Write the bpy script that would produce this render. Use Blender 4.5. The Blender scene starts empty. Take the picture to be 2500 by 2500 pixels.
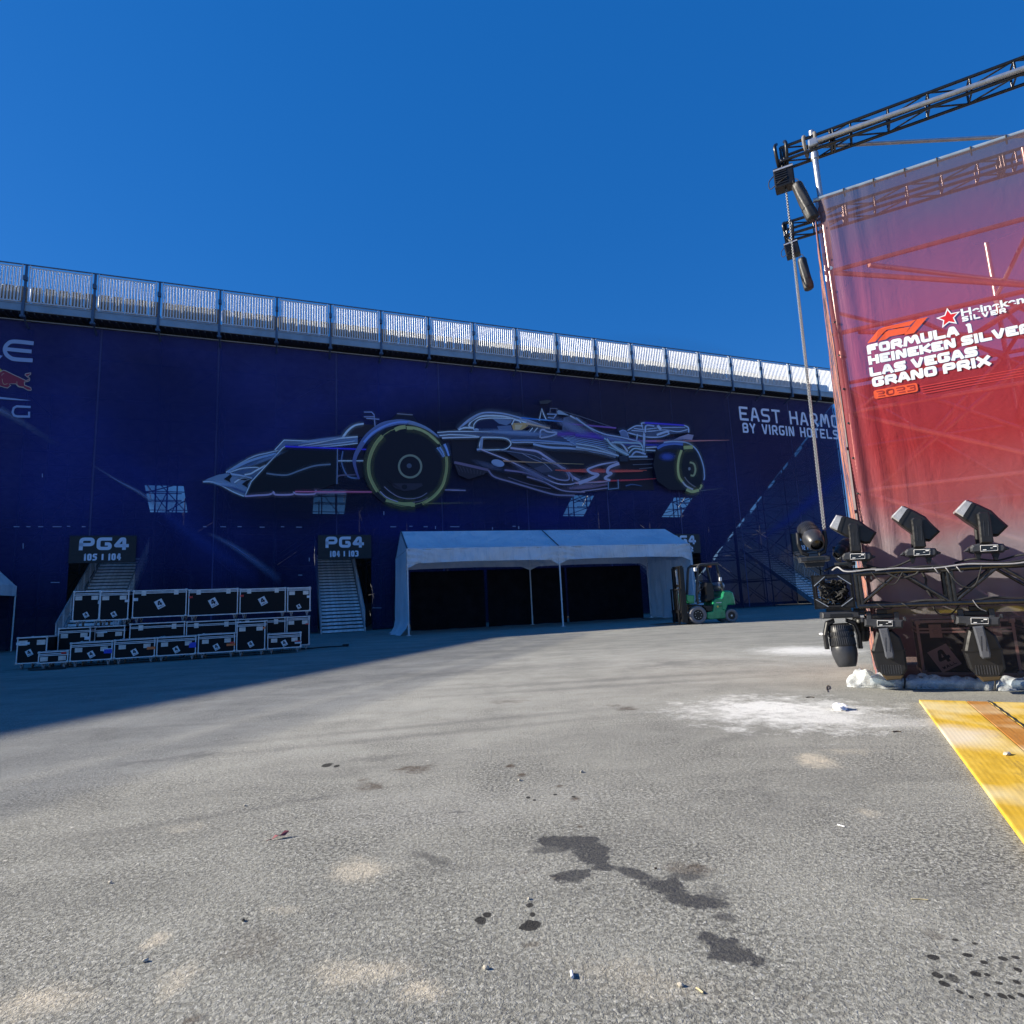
import bpy, bmesh, math, random
from mathutils import Vector, Matrix
R = math.radians
rnd = random.Random(7)
sc = bpy.context.scene
col = sc.collection

# ------------------------------------------------------------------ camera
FPX, TILT, ROLL, CZ = 1461.0, R(8.72), R(2.69), 1.14
_f = Vector((0, math.cos(TILT), math.sin(TILT)))
_u = Vector((0, -math.sin(TILT), math.cos(TILT)))
_x = Vector((1, 0, 0))
_xr = _x * math.cos(ROLL) - _u * math.sin(ROLL)
_ur = _u * math.cos(ROLL) + _x * math.sin(ROLL)
CAM = Vector((0, 0, CZ))
cd = bpy.data.cameras.new('camera')
cd.sensor_width = 36
cd.lens = FPX / 2500 * 36
cd.clip_start = .05
cd.clip_end = 3000
cam = bpy.data.objects.new('camera', cd)
col.objects.link(cam)
m3 = Matrix((_xr, _ur, -_f)).transposed()
cam.matrix_world = Matrix.Translation(CAM) @ m3.to_4x4()
sc.camera = cam

# ------------------------------------------------------------------ light
SUN_EL = R(26.7)
travel = Vector((.996, -.087, 0)).normalized() * math.cos(SUN_EL) + Vector((0, 0, -math.sin(SUN_EL)))
sl = bpy.data.lights.new('sun', 'SUN')
sl.energy = 5.0
sl.angle = R(.55)
sl.color = (1, .92, .78)
so = bpy.data.objects.new('sun', sl)
col.objects.link(so)
so.rotation_euler = travel.to_track_quat('-Z', 'Y').to_euler()
so.location = (-20, 0, 30)
w = bpy.data.worlds.new('World')
sc.world = w
w.use_nodes = True
nt = w.node_tree
nt.nodes.clear()
sky = nt.nodes.new('ShaderNodeTexSky')
sky.sky_type = 'NISHITA'
sky.sun_disc = False
sky.sun_elevation = SUN_EL
sky.sun_rotation = R(275)
sky.altitude = 600
sky.air_density = 1.0
sky.dust_density = .12
sky.ozone_density = 2.6
hs = nt.nodes.new('ShaderNodeHueSaturation')
hs.inputs['Saturation'].default_value = 1.36
hs.inputs['Hue'].default_value = .508
bg = nt.nodes.new('ShaderNodeBackground')
bg.inputs['Strength'].default_value = .095
wo = nt.nodes.new('ShaderNodeOutputWorld')
nt.links.new(sky.outputs[0], hs.inputs['Color'])
even = nt.nodes.new('ShaderNodeMix')          # very clear desert air: the blue is almost even all over
even.data_type = 'RGBA'
even.inputs[0].default_value = .68
even.inputs[7].default_value = (.055, .74, 2.72, 1)
nt.links.new(hs.outputs[0], even.inputs[6])
nt.links.new(even.outputs[2], bg.inputs[0])
nt.links.new(bg.outputs[0], wo.inputs[0])
sc.view_settings.view_transform = 'Standard'
sc.view_settings.look = 'None'
sc.view_settings.exposure = .95
sc.view_settings.gamma = 1
sc.render.engine = 'CYCLES'
sc.cycles.use_denoising = True
sc.cycles.transparent_max_bounces = 24
sc.cycles.max_bounces = 8


# ------------------------------------------------------------------ measuring helpers: a pixel of the 2500 px photo to a point on a real plane
def ray(px, py):
    return _f + _xr * ((px - 1250) / FPX) - _ur * ((py - 1250) / FPX)


def gnd(px, py, z=0.0):
    d = ray(px, py)
    return CAM + d * ((z - CZ) / d.z)


class Frame:
    """A vertical plane with its own axes: a along it, b behind it, z up."""

    def __init__(s, o, deg):
        s.o = Vector(o)
        s.deg = deg
        t = R(deg)
        s.a = Vector((math.cos(t), math.sin(t), 0))
        s.b = Vector((-math.sin(t), math.cos(t), 0))

    def on(s, px, py, b=0.0):
        d = ray(px, py)
        p0 = s.o + s.b * b
        P = CAM + d * (((p0 - CAM).dot(s.b)) / d.dot(s.b)) - s.o
        return (P.dot(s.a), P.z)

    def loc(s, P):
        q = P - s.o
        return Vector((q.dot(s.a), q.dot(s.b), q.z))


STAND = Frame((0, 39.2, 0), 21.2)
p_ = gnd(2150, 1676)
TOWER = Frame((p_.x, p_.y, 0), -29.0)
p_ = gnd(998, 1552)
TENT = Frame((p_.x, p_.y, 0), 17.2)
CASES = Frame((-12.65, 16.19, 0), 17.8)


# ------------------------------------------------------------------ materials
def srgb(r, g, b):
    f = lambda c: (c / 255 / 12.92) if c / 255 <= .04045 else ((c / 255 + .055) / 1.055) ** 2.4
    return (f(r), f(g), f(b))


class NT:
    def __init__(s, name):
        s.m = bpy.data.materials.new(name)
        s.m.use_nodes = True
        s.t = s.m.node_tree
        s.t.nodes.clear()
        s.out = s.n('ShaderNodeOutputMaterial')

    def n(s, typ, **kw):
        n = s.t.nodes.new(typ)
        for k, v in kw.items():
            setattr(n, k, v)
        return n

    def l(s, a, b):
        s.t.links.new(a, b)

    def val(s, sock, v):
        if hasattr(v, 'is_output') or hasattr(v, 'links'):
            s.l(v, sock)
        else:
            sock.default_value = v

    def math(s, op, a, b=0.0, clamp=False):
        n = s.n('ShaderNodeMath', operation=op, use_clamp=clamp)
        s.val(n.inputs[0], a)
        s.val(n.inputs[1], b)
        return n.outputs[0]

    def mix(s, fac, a, b, blend='MIX'):
        n = s.n('ShaderNodeMix', data_type='RGBA', blend_type=blend)
        s.val(n.inputs[0], fac)
        s.val(n.inputs[6], a if not isinstance(a, tuple) else (*a[:3], 1))
        s.val(n.inputs[7], b if not isinstance(b, tuple) else (*b[:3], 1))
        return n.outputs[2]

    def rng(s, v, a, b, c=0.0, d=1.0, smooth=False):
        n = s.n('ShaderNodeMapRange')
        if smooth:
            n.interpolation_type = 'SMOOTHSTEP'
        s.val(n.inputs[0], v)
        for i, q in enumerate((a, b, c, d)):
            n.inputs[i + 1].default_value = q
        return n.outputs[0]

    def noise(s, vec, scale, detail=3, rough=.55, dist=0.0):
        n = s.n('ShaderNodeTexNoise')
        s.l(vec, n.inputs['Vector'])
        n.inputs['Scale'].default_value = scale
        n.inputs['Detail'].default_value = detail
        n.inputs['Roughness'].default_value = rough
        n.inputs['Distortion'].default_value = dist
        return n.outputs[0]

    def obj(s, scale=(1, 1, 1)):
        c = s.n('ShaderNodeTexCoord')
        mp = s.n('ShaderNodeMapping')
        mp.inputs['Scale'].default_value = scale
        s.l(c.outputs['Object'], mp.inputs[0])
        return mp.outputs[0]

    def bump(s, h, strength, dist):
        n = s.n('ShaderNodeBump')
        n.inputs['Strength'].default_value = strength
        n.inputs['Distance'].default_value = dist
        s.l(h, n.inputs['Height'])
        return n.outputs[0]

    def bsdf(s, color, rough=.5, metal=0.0, normal=None, spec=.5, coat=0.0):
        b = s.n('ShaderNodeBsdfPrincipled')
        s.val(b.inputs['Base Color'], color if not isinstance(color, tuple) else (*color[:3], 1))
        s.val(b.inputs['Roughness'], rough)
        s.val(b.inputs['Metallic'], metal)
        b.inputs['Specular IOR Level'].default_value = spec
        b.inputs['Coat Weight'].default_value = coat
        if normal is not None:
            s.l(normal, b.inputs['Normal'])
        return b.outputs[0]

    def done(s, sh):
        s.l(sh, s.out.inputs[0])
        return s.m


_mats = {}


def M(name, c=(.5, .5, .5), rough=.5, metal=0.0, var=.18, scale=6.0, bump=0.0, bscale=40.0, bdist=.004, spec=.5, coat=0.0):
    """Plain surface with uneven tone, uneven gloss and a fine relief."""
    if name in _mats:
        return _mats[name]
    t = NT(name)
    v = t.obj()
    nz = t.noise(v, scale, 5, .6)
    k = t.rng(nz, .3, .7, 1 - var, 1 + var)
    mul = t.n('ShaderNodeVectorMath', operation='SCALE')
    mul.inputs[0].default_value = c
    t.l(k, mul.inputs['Scale'])
    rr = t.rng(t.noise(v, scale * 3.1, 3), .3, .7, max(.03, rough - .08), min(1, rough + .08))
    nm = t.bump(t.noise(v, bscale, 4), .6, bdist) if bump else None
    _mats[name] = t.done(t.bsdf(mul.outputs[0], rr, metal, nm, spec, coat))
    return _mats[name]


# ------------------------------------------------------------------ mesh builder
class MB:
    def __init__(s):
        s.v, s.f, s.mi, s.sm = [], [], [], []

    def add(s, vs, fs, mi=0, smooth=False):
        o = len(s.v)
        s.v += [tuple(p) for p in vs]
        for q in fs:
            s.f.append([i + o for i in q])
            s.mi.append(mi)
            s.sm.append(smooth)
        return s

    def poly(s, pts, mi=0):
        return s.add(pts, [list(range(len(pts)))], mi)

    def box(s, c, d, rot=None, mi=0, bev=0.0):
        c = Vector(c)
        bm = bmesh.new()
        bmesh.ops.create_cube(bm, size=1)
        for q in bm.verts:
            q.co = Vector((q.co.x * d[0], q.co.y * d[1], q.co.z * d[2]))
        if bev:
            bmesh.ops.bevel(bm, geom=bm.edges[:], offset=min(bev, min(d) * .45), segments=2, affect='EDGES', profile=.6)
        rm = rot if rot is not None else Matrix.Identity(3)
        bm.verts.index_update()
        s.add([rm @ q.co + c for q in bm.verts], [[q.index for q in fc.verts] for fc in bm.faces], mi)
        bm.free()
        return s

    def bb(s, a, b, mi=0, bev=0.0):
        a, b = Vector(a), Vector(b)
        return s.box((a + b) / 2, [abs(b[i] - a[i]) for i in range(3)], None, mi, bev)

    def tube(s, p0, p1, r, n=8, r1=None, mi=0, caps=True):
        return s.path([p0, p1], r, n, mi, r1=r1, caps=caps)

    def bar(s, p0, p1, w_, h_, mi=0, up=Vector((0, 0, 1))):
        p0, p1 = Vector(p0), Vector(p1)
        d = (p1 - p0).normalized()
        sd = d.cross(up)
        if sd.length < 1e-4:
            sd = d.cross(Vector((1, 0, 0)))
        sd.normalize()
        u2 = sd.cross(d)
        sd, u2 = sd * w_ / 2, u2 * h_ / 2
        vs = [p + a * sd + b * u2 for p in (p0, p1) for a, b in ((-1, -1), (1, -1), (1, 1), (-1, 1))]
        return s.add(vs, [[0, 1, 2, 3], [7, 6, 5, 4]] + [[i, i + 4, (i + 1) % 4 + 4, (i + 1) % 4] for i in range(4)], mi)

    def path(s, pts, r, n=8, mi=0, r1=None, caps=True, closed=False):
        pts = [Vector(p) for p in pts]
        N = len(pts)
        rings = []
        prev = None
        for i, p in enumerate(pts):
            if closed:
                d = (pts[(i + 1) % N] - pts[i - 1]).normalized()
            else:
                d = (pts[min(i + 1, N - 1)] - pts[max(i - 1, 0)]).normalized()
            if prev is None:
                a = d.cross(Vector((0, 0, 1)))
                if a.length < 1e-3:
                    a = d.cross(Vector((1, 0, 0)))
            else:
                a = prev - d * prev.dot(d)
            a.normalize()
            prev = a
            b = d.cross(a)
            rr = r if r1 is None else r + (r1 - r) * i / (N - 1)
            rings.append([p + (a * math.cos(2 * math.pi * k / n) + b * math.sin(2 * math.pi * k / n)) * rr for k in range(n)])
        vs = [q for g in rings for q in g]
        fs = []
        for i in range(N if closed else N - 1):
            j = (i + 1) % N
            for k in range(n):
                fs.append([i * n + k, i * n + (k + 1) % n, j * n + (k + 1) % n, j * n + k])
        s.add(vs, fs, mi, True)
        if caps and not closed:
            s.add(rings[0], [list(range(n))[::-1]], mi)
            s.add(rings[-1], [list(range(n))], mi)
        return s

    def lathe(s, prof, mat=None, n=24, mi=0, smooth=True, cap=True):
        """prof: (radius, height) pairs round the z axis of mat."""
        mat = mat or Matrix.Identity(4)
        vs, fs = [], []
        for r_, h_ in prof:
            for k in range(n):
                a = 2 * math.pi * k / n
                vs.append(mat @ Vector((r_ * math.cos(a), r_ * math.sin(a), h_)))
        for i in range(len(prof) - 1):
            for k in range(n):
                fs.append([i * n + k, i * n + (k + 1) % n, (i + 1) * n + (k + 1) % n, (i + 1) * n + k])
        s.add(vs, fs, mi, smooth)
        if cap:
            s.add(vs[:n], [list(range(n))[::-1]], mi)
            s.add(vs[-n:], [list(range(n))], mi)
        return s

    def prism(s, poly, y0, y1, fn=None, mi=0, bev=0.0):
        """poly in (x, z), extruded from y0 to y1, its rim optionally chamfered."""
        fn = fn or (lambda x, y, z: (x, y, z))
        n = len(poly)
        ar = sum(poly[i][0] * poly[(i + 1) % n][1] - poly[(i + 1) % n][0] * poly[i][1] for i in range(n))
        if ar < 0:
            poly = poly[::-1]
        if not bev:
            vs = [fn(x, y0, z) for x, z in poly] + [fn(x, y1, z) for x, z in poly]
            fs = [list(range(n)), list(range(n, 2 * n))[::-1]] + [[i, i + n, (i + 1) % n + n, (i + 1) % n] for i in range(n)]
            return s.add(vs, fs, mi)
        ins = []
        for i in range(n):
            a, b, c = Vector(poly[i - 1]), Vector(poly[i]), Vector(poly[(i + 1) % n])
            d1, d2 = (b - a).normalized(), (c - b).normalized()
            n1, n2 = Vector((-d1.y, d1.x)), Vector((-d2.y, d2.x))
            k = n1 + n2
            k = k / max(.35, k.length_squared / 2) if k.length > 1e-6 else n1
            ins.append(b + k * bev)
        sg = bev if y1 > y0 else -bev
        rings = [[(p[0], y0, p[1]) for p in ins], [(p[0], y0 + sg, p[1]) for p in poly],
                 [(p[0], y1 - sg, p[1]) for p in poly], [(p[0], y1, p[1]) for p in ins]]
        vs = [fn(*p) for g in rings for p in g]
        fs = [list(range(n)), list(range(3 * n, 4 * n))[::-1]]
        for g in range(3):
            fs += [[g * n + i, (g + 1) * n + i, (g + 1) * n + (i + 1) % n, g * n + (i + 1) % n] for i in range(n)]
        return s.add(vs, fs, mi)

    def build(s, name, mats, parent=None, fix=True):
        me = bpy.data.meshes.new(name)
        me.from_pydata(s.v, [], s.f)
        if not isinstance(mats, (list, tuple)):
            mats = [mats]
        for m in mats:
            me.materials.append(m)
        me.polygons.foreach_set('material_index', s.mi)
        me.polygons.foreach_set('use_smooth', s.sm)
        if fix:
            bm = bmesh.new()
            bm.from_mesh(me)
            bmesh.ops.recalc_face_normals(bm, faces=bm.faces[:])
            bm.to_mesh(me)
            bm.free()
        me.update()
        o = bpy.data.objects.new(name, me)
        col.objects.link(o)
        if parent is not None:
            o.parent = parent
        return o


def tag(o, label=None, cat=None, group=None, kind=None):
    for k, v in (('label', label), ('category', cat), ('group', group), ('kind', kind)):
        if v:
            o[k] = v
    return o


def empty(name, loc=(0, 0, 0), rz=0.0):
    o = bpy.data.objects.new(name, None)
    o.empty_display_size = .2
    o.location = loc
    o.rotation_euler = (0, 0, rz)
    col.objects.link(o)
    return o


def copy_tree(o, parent=None):
    c = o.copy()
    col.objects.link(c)
    if parent is not None:
        c.parent = parent
    for ch in [q for q in o.children]:
        copy_tree(ch, c)
    return c


def crom(pts, k=6):
    """Catmull-Rom through points of any dimension (tuples)."""
    out = []
    n = len(pts)
    for i in range(n - 1):
        p0, p1, p2, p3 = pts[max(i - 1, 0)], pts[i], pts[i + 1], pts[min(i + 2, n - 1)]
        for j in range(k):
            t = j / k
            out.append(tuple(.5 * (2 * b + (c - a) * t + (2 * a - 5 * b + 4 * c - d) * t * t + (3 * b - a - 3 * c + d) * t ** 3)
                             for a, b, c, d in zip(p0, p1, p2, p3)))
    out.append(tuple(pts[-1]))
    return out


# ------------------------------------------------------------------ printing on cloth and signs
class Print:
    """Flat ink shapes on a plane; fn maps (x, y) to (a, z) of the plane, every shape lies a hair in front of the last one."""

    def __init__(s, fn, b0, step=-.0012, bf=None):
        s.fn, s.b, s.step, s.bf = fn, b0, step, bf
        s.v, s.f, s.c = [], [], []

    def _add(s, pts, fs, cs):
        o = len(s.v)
        for p in pts:
            a, z = s.fn(*p)
            s.v.append((a, s.b + (s.bf(a, z) if s.bf else 0), z))
        s.c += cs
        s.f += [[i + o for i in q] for q in fs]
        s.b += s.step

    def fill(s, pts, c, a=1.0):
        s._add(pts, [list(range(len(pts)))], [(*c, a)] * len(pts))

    def ell(s, cx, cy, rx, ry, c, a=1.0, soft=False, n=40, rot=0.0):
        cr, sr = math.cos(rot), math.sin(rot)
        pt = lambda k, q: (cx + q * (rx * math.cos(k) * cr - ry * math.sin(k) * sr), cy + q * (rx * math.cos(k) * sr + ry * math.sin(k) * cr))
        ang = [2 * math.pi * i / n for i in range(n)]
        if not soft:
            s.fill([pt(k, 1) for k in ang], c, a)
            return
        lv = [(.0, 1), (.25, .92), (.5, .66), (.75, .25), (1, 0)]
        pts, cs, fs = [], [], []
        for q, al in lv:
            pts += [pt(k, max(q, .001)) for k in ang]
            cs += [(*c, a * al)] * n
        for g in range(len(lv) - 1):
            fs += [[g * n + i, g * n + (i + 1) % n, (g + 1) * n + (i + 1) % n, (g + 1) * n + i] for i in range(n)]
        s._add(pts, fs, cs)

    def line(s, pts, w0, c, w1=None, a=1.0, soft=False, smooth=True, c1=None, fade=False, wm=None, closed=False):
        """A stroke; w0..w1 widths at its ends (wm in the middle), colours c..c1, fade lets the end vanish."""
        if smooth and len(pts) > 2:
            pts = crom(list(pts) + ([pts[0]] if closed else []), 6)
        elif closed:
            pts = list(pts) + [pts[0]]
        P = [Vector(p) for p in pts]
        n = len(P)
        w1 = w0 if w1 is None else w1
        c1 = c if c1 is None else c1
        offs = [-.5, 0, .5] if soft else [-.5, .5]
        vs, cs, fs = [], [], []
        m = len(offs)
        for i in range(n):
            a0, b0 = P[max(i - 1, 0)], P[min(i + 1, n - 1)]
            if closed and i in (0, n - 1):
                a0, b0 = P[n - 2], P[1]
            d1 = (P[i] - a0).normalized() if (P[i] - a0).length > 1e-9 else (b0 - P[i]).normalized()
            d2 = (b0 - P[i]).normalized() if (b0 - P[i]).length > 1e-9 else d1
            n1, n2 = Vector((-d1.y, d1.x)), Vector((-d2.y, d2.x))
            nn = n1 + n2
            nn = nn / max(.5, nn.length_squared / 2) if nn.length > 1e-6 else n1
            t = i / (n - 1)
            ww = w0 + (w1 - w0) * t
            if wm is not None:
                ww = w0 + (wm - w0) * min(1, 2 * t) if t < .5 else wm + (w1 - wm) * (2 * t - 1)
            cc = tuple(c[k] + (c1[k] - c[k]) * t for k in range(3))
            al = a * ((1 - t) if fade else 1)
            if fade == 2:
                al = a * math.sin(math.pi * min(1, max(0, t)))
            for o in offs:
                vs.append(tuple(P[i] + nn * (o * ww)))
                cs.append((*cc, al * (1 if (o == 0 or not soft) else 0)))
        for i in range(n - 1):
            for k in range(m - 1):
                fs.append([i * m + k, i * m + k + 1, (i + 1) * m + k + 1, (i + 1) * m + k])
        s._add(vs, fs, cs)

    def build(s, name, mat, parent):
        me = bpy.data.meshes.new(name)
        me.from_pydata(s.v, [], s.f)
        at = me.color_attributes.new('ink', 'FLOAT_COLOR', 'POINT')
        at.data.foreach_set('color', [q for c in s.c for q in c])
        me.materials.append(mat)
        me.update()
        o = bpy.data.objects.new(name, me)
        col.objects.link(o)
        o.parent = parent
        return o


def fillet(pts, r, k=4):
    if r <= 0 or len(pts) < 3:
        return list(pts)
    cl = pts[0] == pts[-1]
    P = [Vector(p) for p in (pts[:-1] if cl else pts)]
    n = len(P)
    out = []
    for i in range(n):
        if not cl and i in (0, n - 1):
            out.append(tuple(P[i]))
            continue
        a, b, c = P[i - 1], P[i], P[(i + 1) % n]
        q = min(r, (a - b).length * .45, (c - b).length * .45)
        s0, s1 = b + (a - b).normalized() * q, b + (c - b).normalized() * q
        for j in range(k + 1):
            t = j / k
            out.append(tuple(s0 * (1 - t) ** 2 + b * 2 * t * (1 - t) + s1 * t * t))
    if cl:
        out.append(out[0])
    return out


GLY = {
    'A': [[(0, 0), (.36, 1), (.64, 1), (1, 0)], [(.17, .3), (.83, .3)]],
    'B': [[(0, 0), (0, 1), (1, 1), (1, .52), (0, .52)], [(.9, .52), (1, .4), (1, 0), (0, 0)]],
    'C': [[(1, 1), (0, 1), (0, 0), (1, 0)]],
    'D': [[(0, 0), (0, 1), (1, 1), (1, 0), (0, 0)]],
    'E': [[(1, 1), (0, 1), (0, 0), (1, 0)], [(0, .5), (.92, .5)]],
    'F': [[(1, 1), (0, 1), (0, 0)], [(0, .5), (.92, .5)]],
    'G': [[(1, 1), (0, 1), (0, 0), (1, 0), (1, .48), (.55, .48)]],
    'H': [[(0, 0), (0, 1)], [(1, 0), (1, 1)], [(0, .5), (1, .5)]],
    'I': [[(.5, 0), (.5, 1)]],
    'K': [[(0, 0), (0, 1)], [(1, 1), (.25, .5), (1, 0)]],
    'L': [[(0, 1), (0, 0), (1, 0)]],
    'M': [[(0, 0), (.12, 1), (.28, 1), (.5, .25), (.72, 1), (.88, 1), (1, 0)]],
    'N': [[(0, 0), (0, 1), (.2, 1), (.8, 0), (1, 0), (1, 1)]],
    'O': [[(0, 0), (0, 1), (1, 1), (1, 0), (0, 0)]],
    'P': [[(0, 0), (0, 1), (1, 1), (1, .42), (0, .42)]],
    'R': [[(0, 0), (0, 1), (1, 1), (1, .42), (0, .42)], [(.5, .42), (1, 0)]],
    'S': [[(1, 1), (0, 1), (0, .5), (1, .5), (1, 0), (0, 0)]],
    'T': [[(0, 1), (1, 1)], [(.5, 1), (.5, 0)]],
    'U': [[(0, 1), (0, 0), (1, 0), (1, 1)]],
    'V': [[(0, 1), (.4, 0), (.6, 0), (1, 1)]],
    'X': [[(0, 0), (1, 1)], [(0, 1), (1, 0)]],
    'Y': [[(0, 1), (.5, .45), (1, 1)], [(.5, .45), (.5, 0)]],
    'W': [[(0, 1), (.25, 0), (.5, .8), (.75, 0), (1, 1)]],
    '0': [[(0, 0), (0, 1), (1, 1), (1, 0), (0, 0)]],
    '1': [[(.1, .85), (.55, 1), (.55, 0)]],
    '2': [[(0, 1), (1, 1), (1, .5), (0, .5), (0, 0), (1, 0)]],
    '3': [[(0, 1), (1, 1), (1, .52), (.3, .52)], [(.9, .52), (1, .45), (1, 0), (0, 0)]],
    '4': [[(.75, 0), (.75, 1), (.5, 1), (0, .28), (1, .28)]],
    '5': [[(1, 1), (0, 1), (0, .55), (1, .55), (1, 0), (0, 0)]],
    '|': [[(.5, -.08), (.5, 1.08)]],
}
NARROW = {'I': .25, '1': .55, '|': .5, ' ': .6}


def letters(pr, text, x0, x1, y0, h, th, c, gap=.3, rad=.3, skew=0.0, flip=False, sp=.6, wide={}):
    """Stroke lettering fitted between x0 and x1 on baseline y0; th is the stroke width."""
    ws = [(sp if ch == ' ' else wide.get(ch, NARROW.get(ch, 1.0))) for ch in text]
    tot = sum(ws) + gap * (len(text) - 1)
    k = (x1 - x0) / tot
    x = x0
    for ch, wd in zip(text, ws):
        if ch != ' ':
            wi = wd * k
            for st in GLY[ch]:
                pts = []
                for a, b in st:
                    xx = x + th / 2 + a * max(wi - th, 1e-4) if ch not in 'I|' else x + wi / 2
                    yy = th / 2 + b * (h - th)
                    pts.append((xx, yy))
                ext = th / 2
                P = [Vector(p) for p in pts]
                if st[0] != st[-1]:
                    # run open ends out to the box where they meet it
                    for e, q in ((0, 1), (-1, -2)):
                        if (st[e][1] in (0, 1) and abs(P[e].y - P[q].y) > 1e-6 and abs(P[e].x - P[q].x) < wi * .75) or ch == 'X':
                            d = (P[e] - P[q]).normalized()
                            P[e] = P[e] + d * ext
                        elif abs(P[e].y - P[q].y) < 1e-6 and st[e][0] in (0, 1) and ch not in 'AR':
                            P[e] = P[e] + (P[e] - P[q]).normalized() * ext
                pp = fillet([tuple(p) for p in P], rad * (0.35 if ch in 'AVNMKXYW4' else (.06 if ch in 'EFLHTI' else 1)) * h)
                pr.line([(p[0] + skew * p[1], y0 + p[1]) for p in pp], th, c, smooth=False)
        x += (wd + gap) * k


tp = NT('printed_ink')
at = tp.n('ShaderNodeAttribute', attribute_name='ink')
df = tp.bsdf(at.outputs['Color'], .7, spec=.25)
tr = tp.n('ShaderNodeBsdfTransparent')
mx = tp.n('ShaderNodeMixShader')
tp.l(at.outputs['Alpha'], mx.inputs[0])
tp.l(tr.outputs[0], mx.inputs[1])
tp.l(df, mx.inputs[2])
INK = tp.done(mx.outputs[0])
# ------------------------------------------------------------------ common materials
ALU = M('aluminium', (.62, .63, .65), .32, .9, .12, 9, True, 60, .001)
GALV = M('galvanised_steel', (.48, .5, .52), .42, .7, .2, 12, True, 80, .001)
STEEL_D = M('dark_steel', (.05, .055, .065), .5, .5, .3, 8)
BLACKM = M('black_metal', (.014, .014, .015), .34, .3, .35, 14, True, 120, .0008)
BLACKP = M('black_plastic', (.009, .009, .01), .38, 0, .3, 10, True, 200, .0006)
GREYP = M('grey_plastic', (.034, .036, .042), .36, 0, .25, 10, True, 200, .0006)
RUBBER = M('rubber', (.02, .02, .02), .8, 0, .3, 20)
WHITEP = M('white_paint', (.75, .76, .76), .5, 0, .1, 12)
GLASS_D = M('dark_lens', (.01, .012, .016), .06, 0, .1, 5)

# ------------------------------------------------------------------ ground
g = NT('asphalt')
co = g.obj()
big = g.noise(co, .16, 5, .6)
mid = g.noise(co, 1.3, 5, .65, .4)
fine = g.noise(co, 14, 4, .7)
vor = g.n('ShaderNodeTexVoronoi', feature='F1')
vor.inputs['Scale'].default_value = 128
wob = g.n('ShaderNodeVectorMath', operation='ADD')
wn = g.n('ShaderNodeTexNoise')
g.l(co, wn.inputs['Vector'])
wn.inputs['Scale'].default_value = 60
ws = g.n('ShaderNodeVectorMath', operation='SCALE')
g.l(wn.outputs['Color'], ws.inputs[0])
ws.inputs['Scale'].default_value = .02
g.l(co, wob.inputs[0])
g.l(ws.outputs[0], wob.inputs[1])
g.l(wob.outputs[0], vor.inputs['Vector'])
sx = g.n('ShaderNodeSeparateColor')
g.l(vor.outputs['Color'], sx.inputs[0])
cell = sx.outputs[0]
cell2 = sx.outputs[1]
# stones: mostly mid grey, some pale, some dark
tone = g.mix(cell, (.23, .225, .194), (.345, .338, .292))
tone = g.mix(g.math('GREATER_THAN', cell2, .93), tone, (.5, .49, .44))
tone = g.mix(g.math('LESS_THAN', cell2, .12), tone, (.1, .099, .098))
gap_ = g.rng(vor.outputs['Distance'], .45, .95, 0, 1)
grit = g.noise(co, 52, 4, .75)
pit = g.rng(grit, .5, .6, 0, 1)
tone = g.mix(g.math('MULTIPLY', pit, g.rng(mid, .3, .65, .95, .4)), tone, (.05, .05, .045))
# fine grey dust rubbed into the surface, in large uneven fields
dust = g.math('MULTIPLY', g.rng(mid, .35, .7, .15, .8), g.rng(big, .3, .65, .5, 1))
tone = g.mix(dust, tone, (.37, .362, .315))
streak = g.noise(g.obj((.34, 1.5, 1)), 1.0, 6, .68, .5)
tone = g.mix(g.math('MULTIPLY', g.rng(streak, .5, .68, 0, .6), g.rng(fine, .3, .6, .4, 1)), tone, (.15, .148, .135))
tone = g.mix(g.math('MULTIPLY', g.rng(streak, .46, .3, 0, .45), g.rng(fine, .35, .65, .3, 1)), tone, (.43, .42, .385))
tone = g.mix(g.rng(big, .47, .62, 0, .4), tone, (.19, .187, .165))
tone = g.mix(g.math('MULTIPLY', g.rng(mid, .56, .74, 0, .45), g.rng(fine, .45, .7, 0, 1)), tone, (.46, .44, .39))
# pale chips and crumbs lying about
chv = g.n('ShaderNodeTexVoronoi', feature='F1')
chv.inputs['Scale'].default_value = 7
g.l(wob.outputs[0], chv.inputs['Vector'])
chc = g.n('ShaderNodeSeparateColor')
g.l(chv.outputs['Color'], chc.inputs[0])
chip = g.math('LESS_THAN', chv.outputs['Distance'], g.math('MULTIPLY', g.math('POWER', chc.outputs[0], 5), .085))
tone = g.mix(chip, tone, (.66, .62, .53))

warp = g.n('ShaderNodeTexNoise')
g.l(co, warp.inputs['Vector'])
warp.inputs['Scale'].default_value = 5.0
warp.inputs['Detail'].default_value = 7
warp.inputs['Roughness'].default_value = .68
wsub = g.n('ShaderNodeVectorMath', operation='SUBTRACT')
g.l(warp.outputs['Color'], wsub.inputs[0])
wsub.inputs[1].default_value = (.5, .5, .5)


edge_ = g.math('MULTIPLY', g.math('SUBTRACT', g.noise(co, 26, 4, .7), .5), 1.1)


class Prev:
    out = None


def stain(px, py, rx, ry, rot=0.0, wk=.55, soft=.25, fade=1.0, lim=1.0):
    """An irregular mark on the ground round a photographed point; rx, ry half sizes in pixels, turned by rot degrees on the ground."""
    return (px, py, rx, ry, rot, wk, soft, fade, lim)


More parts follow.
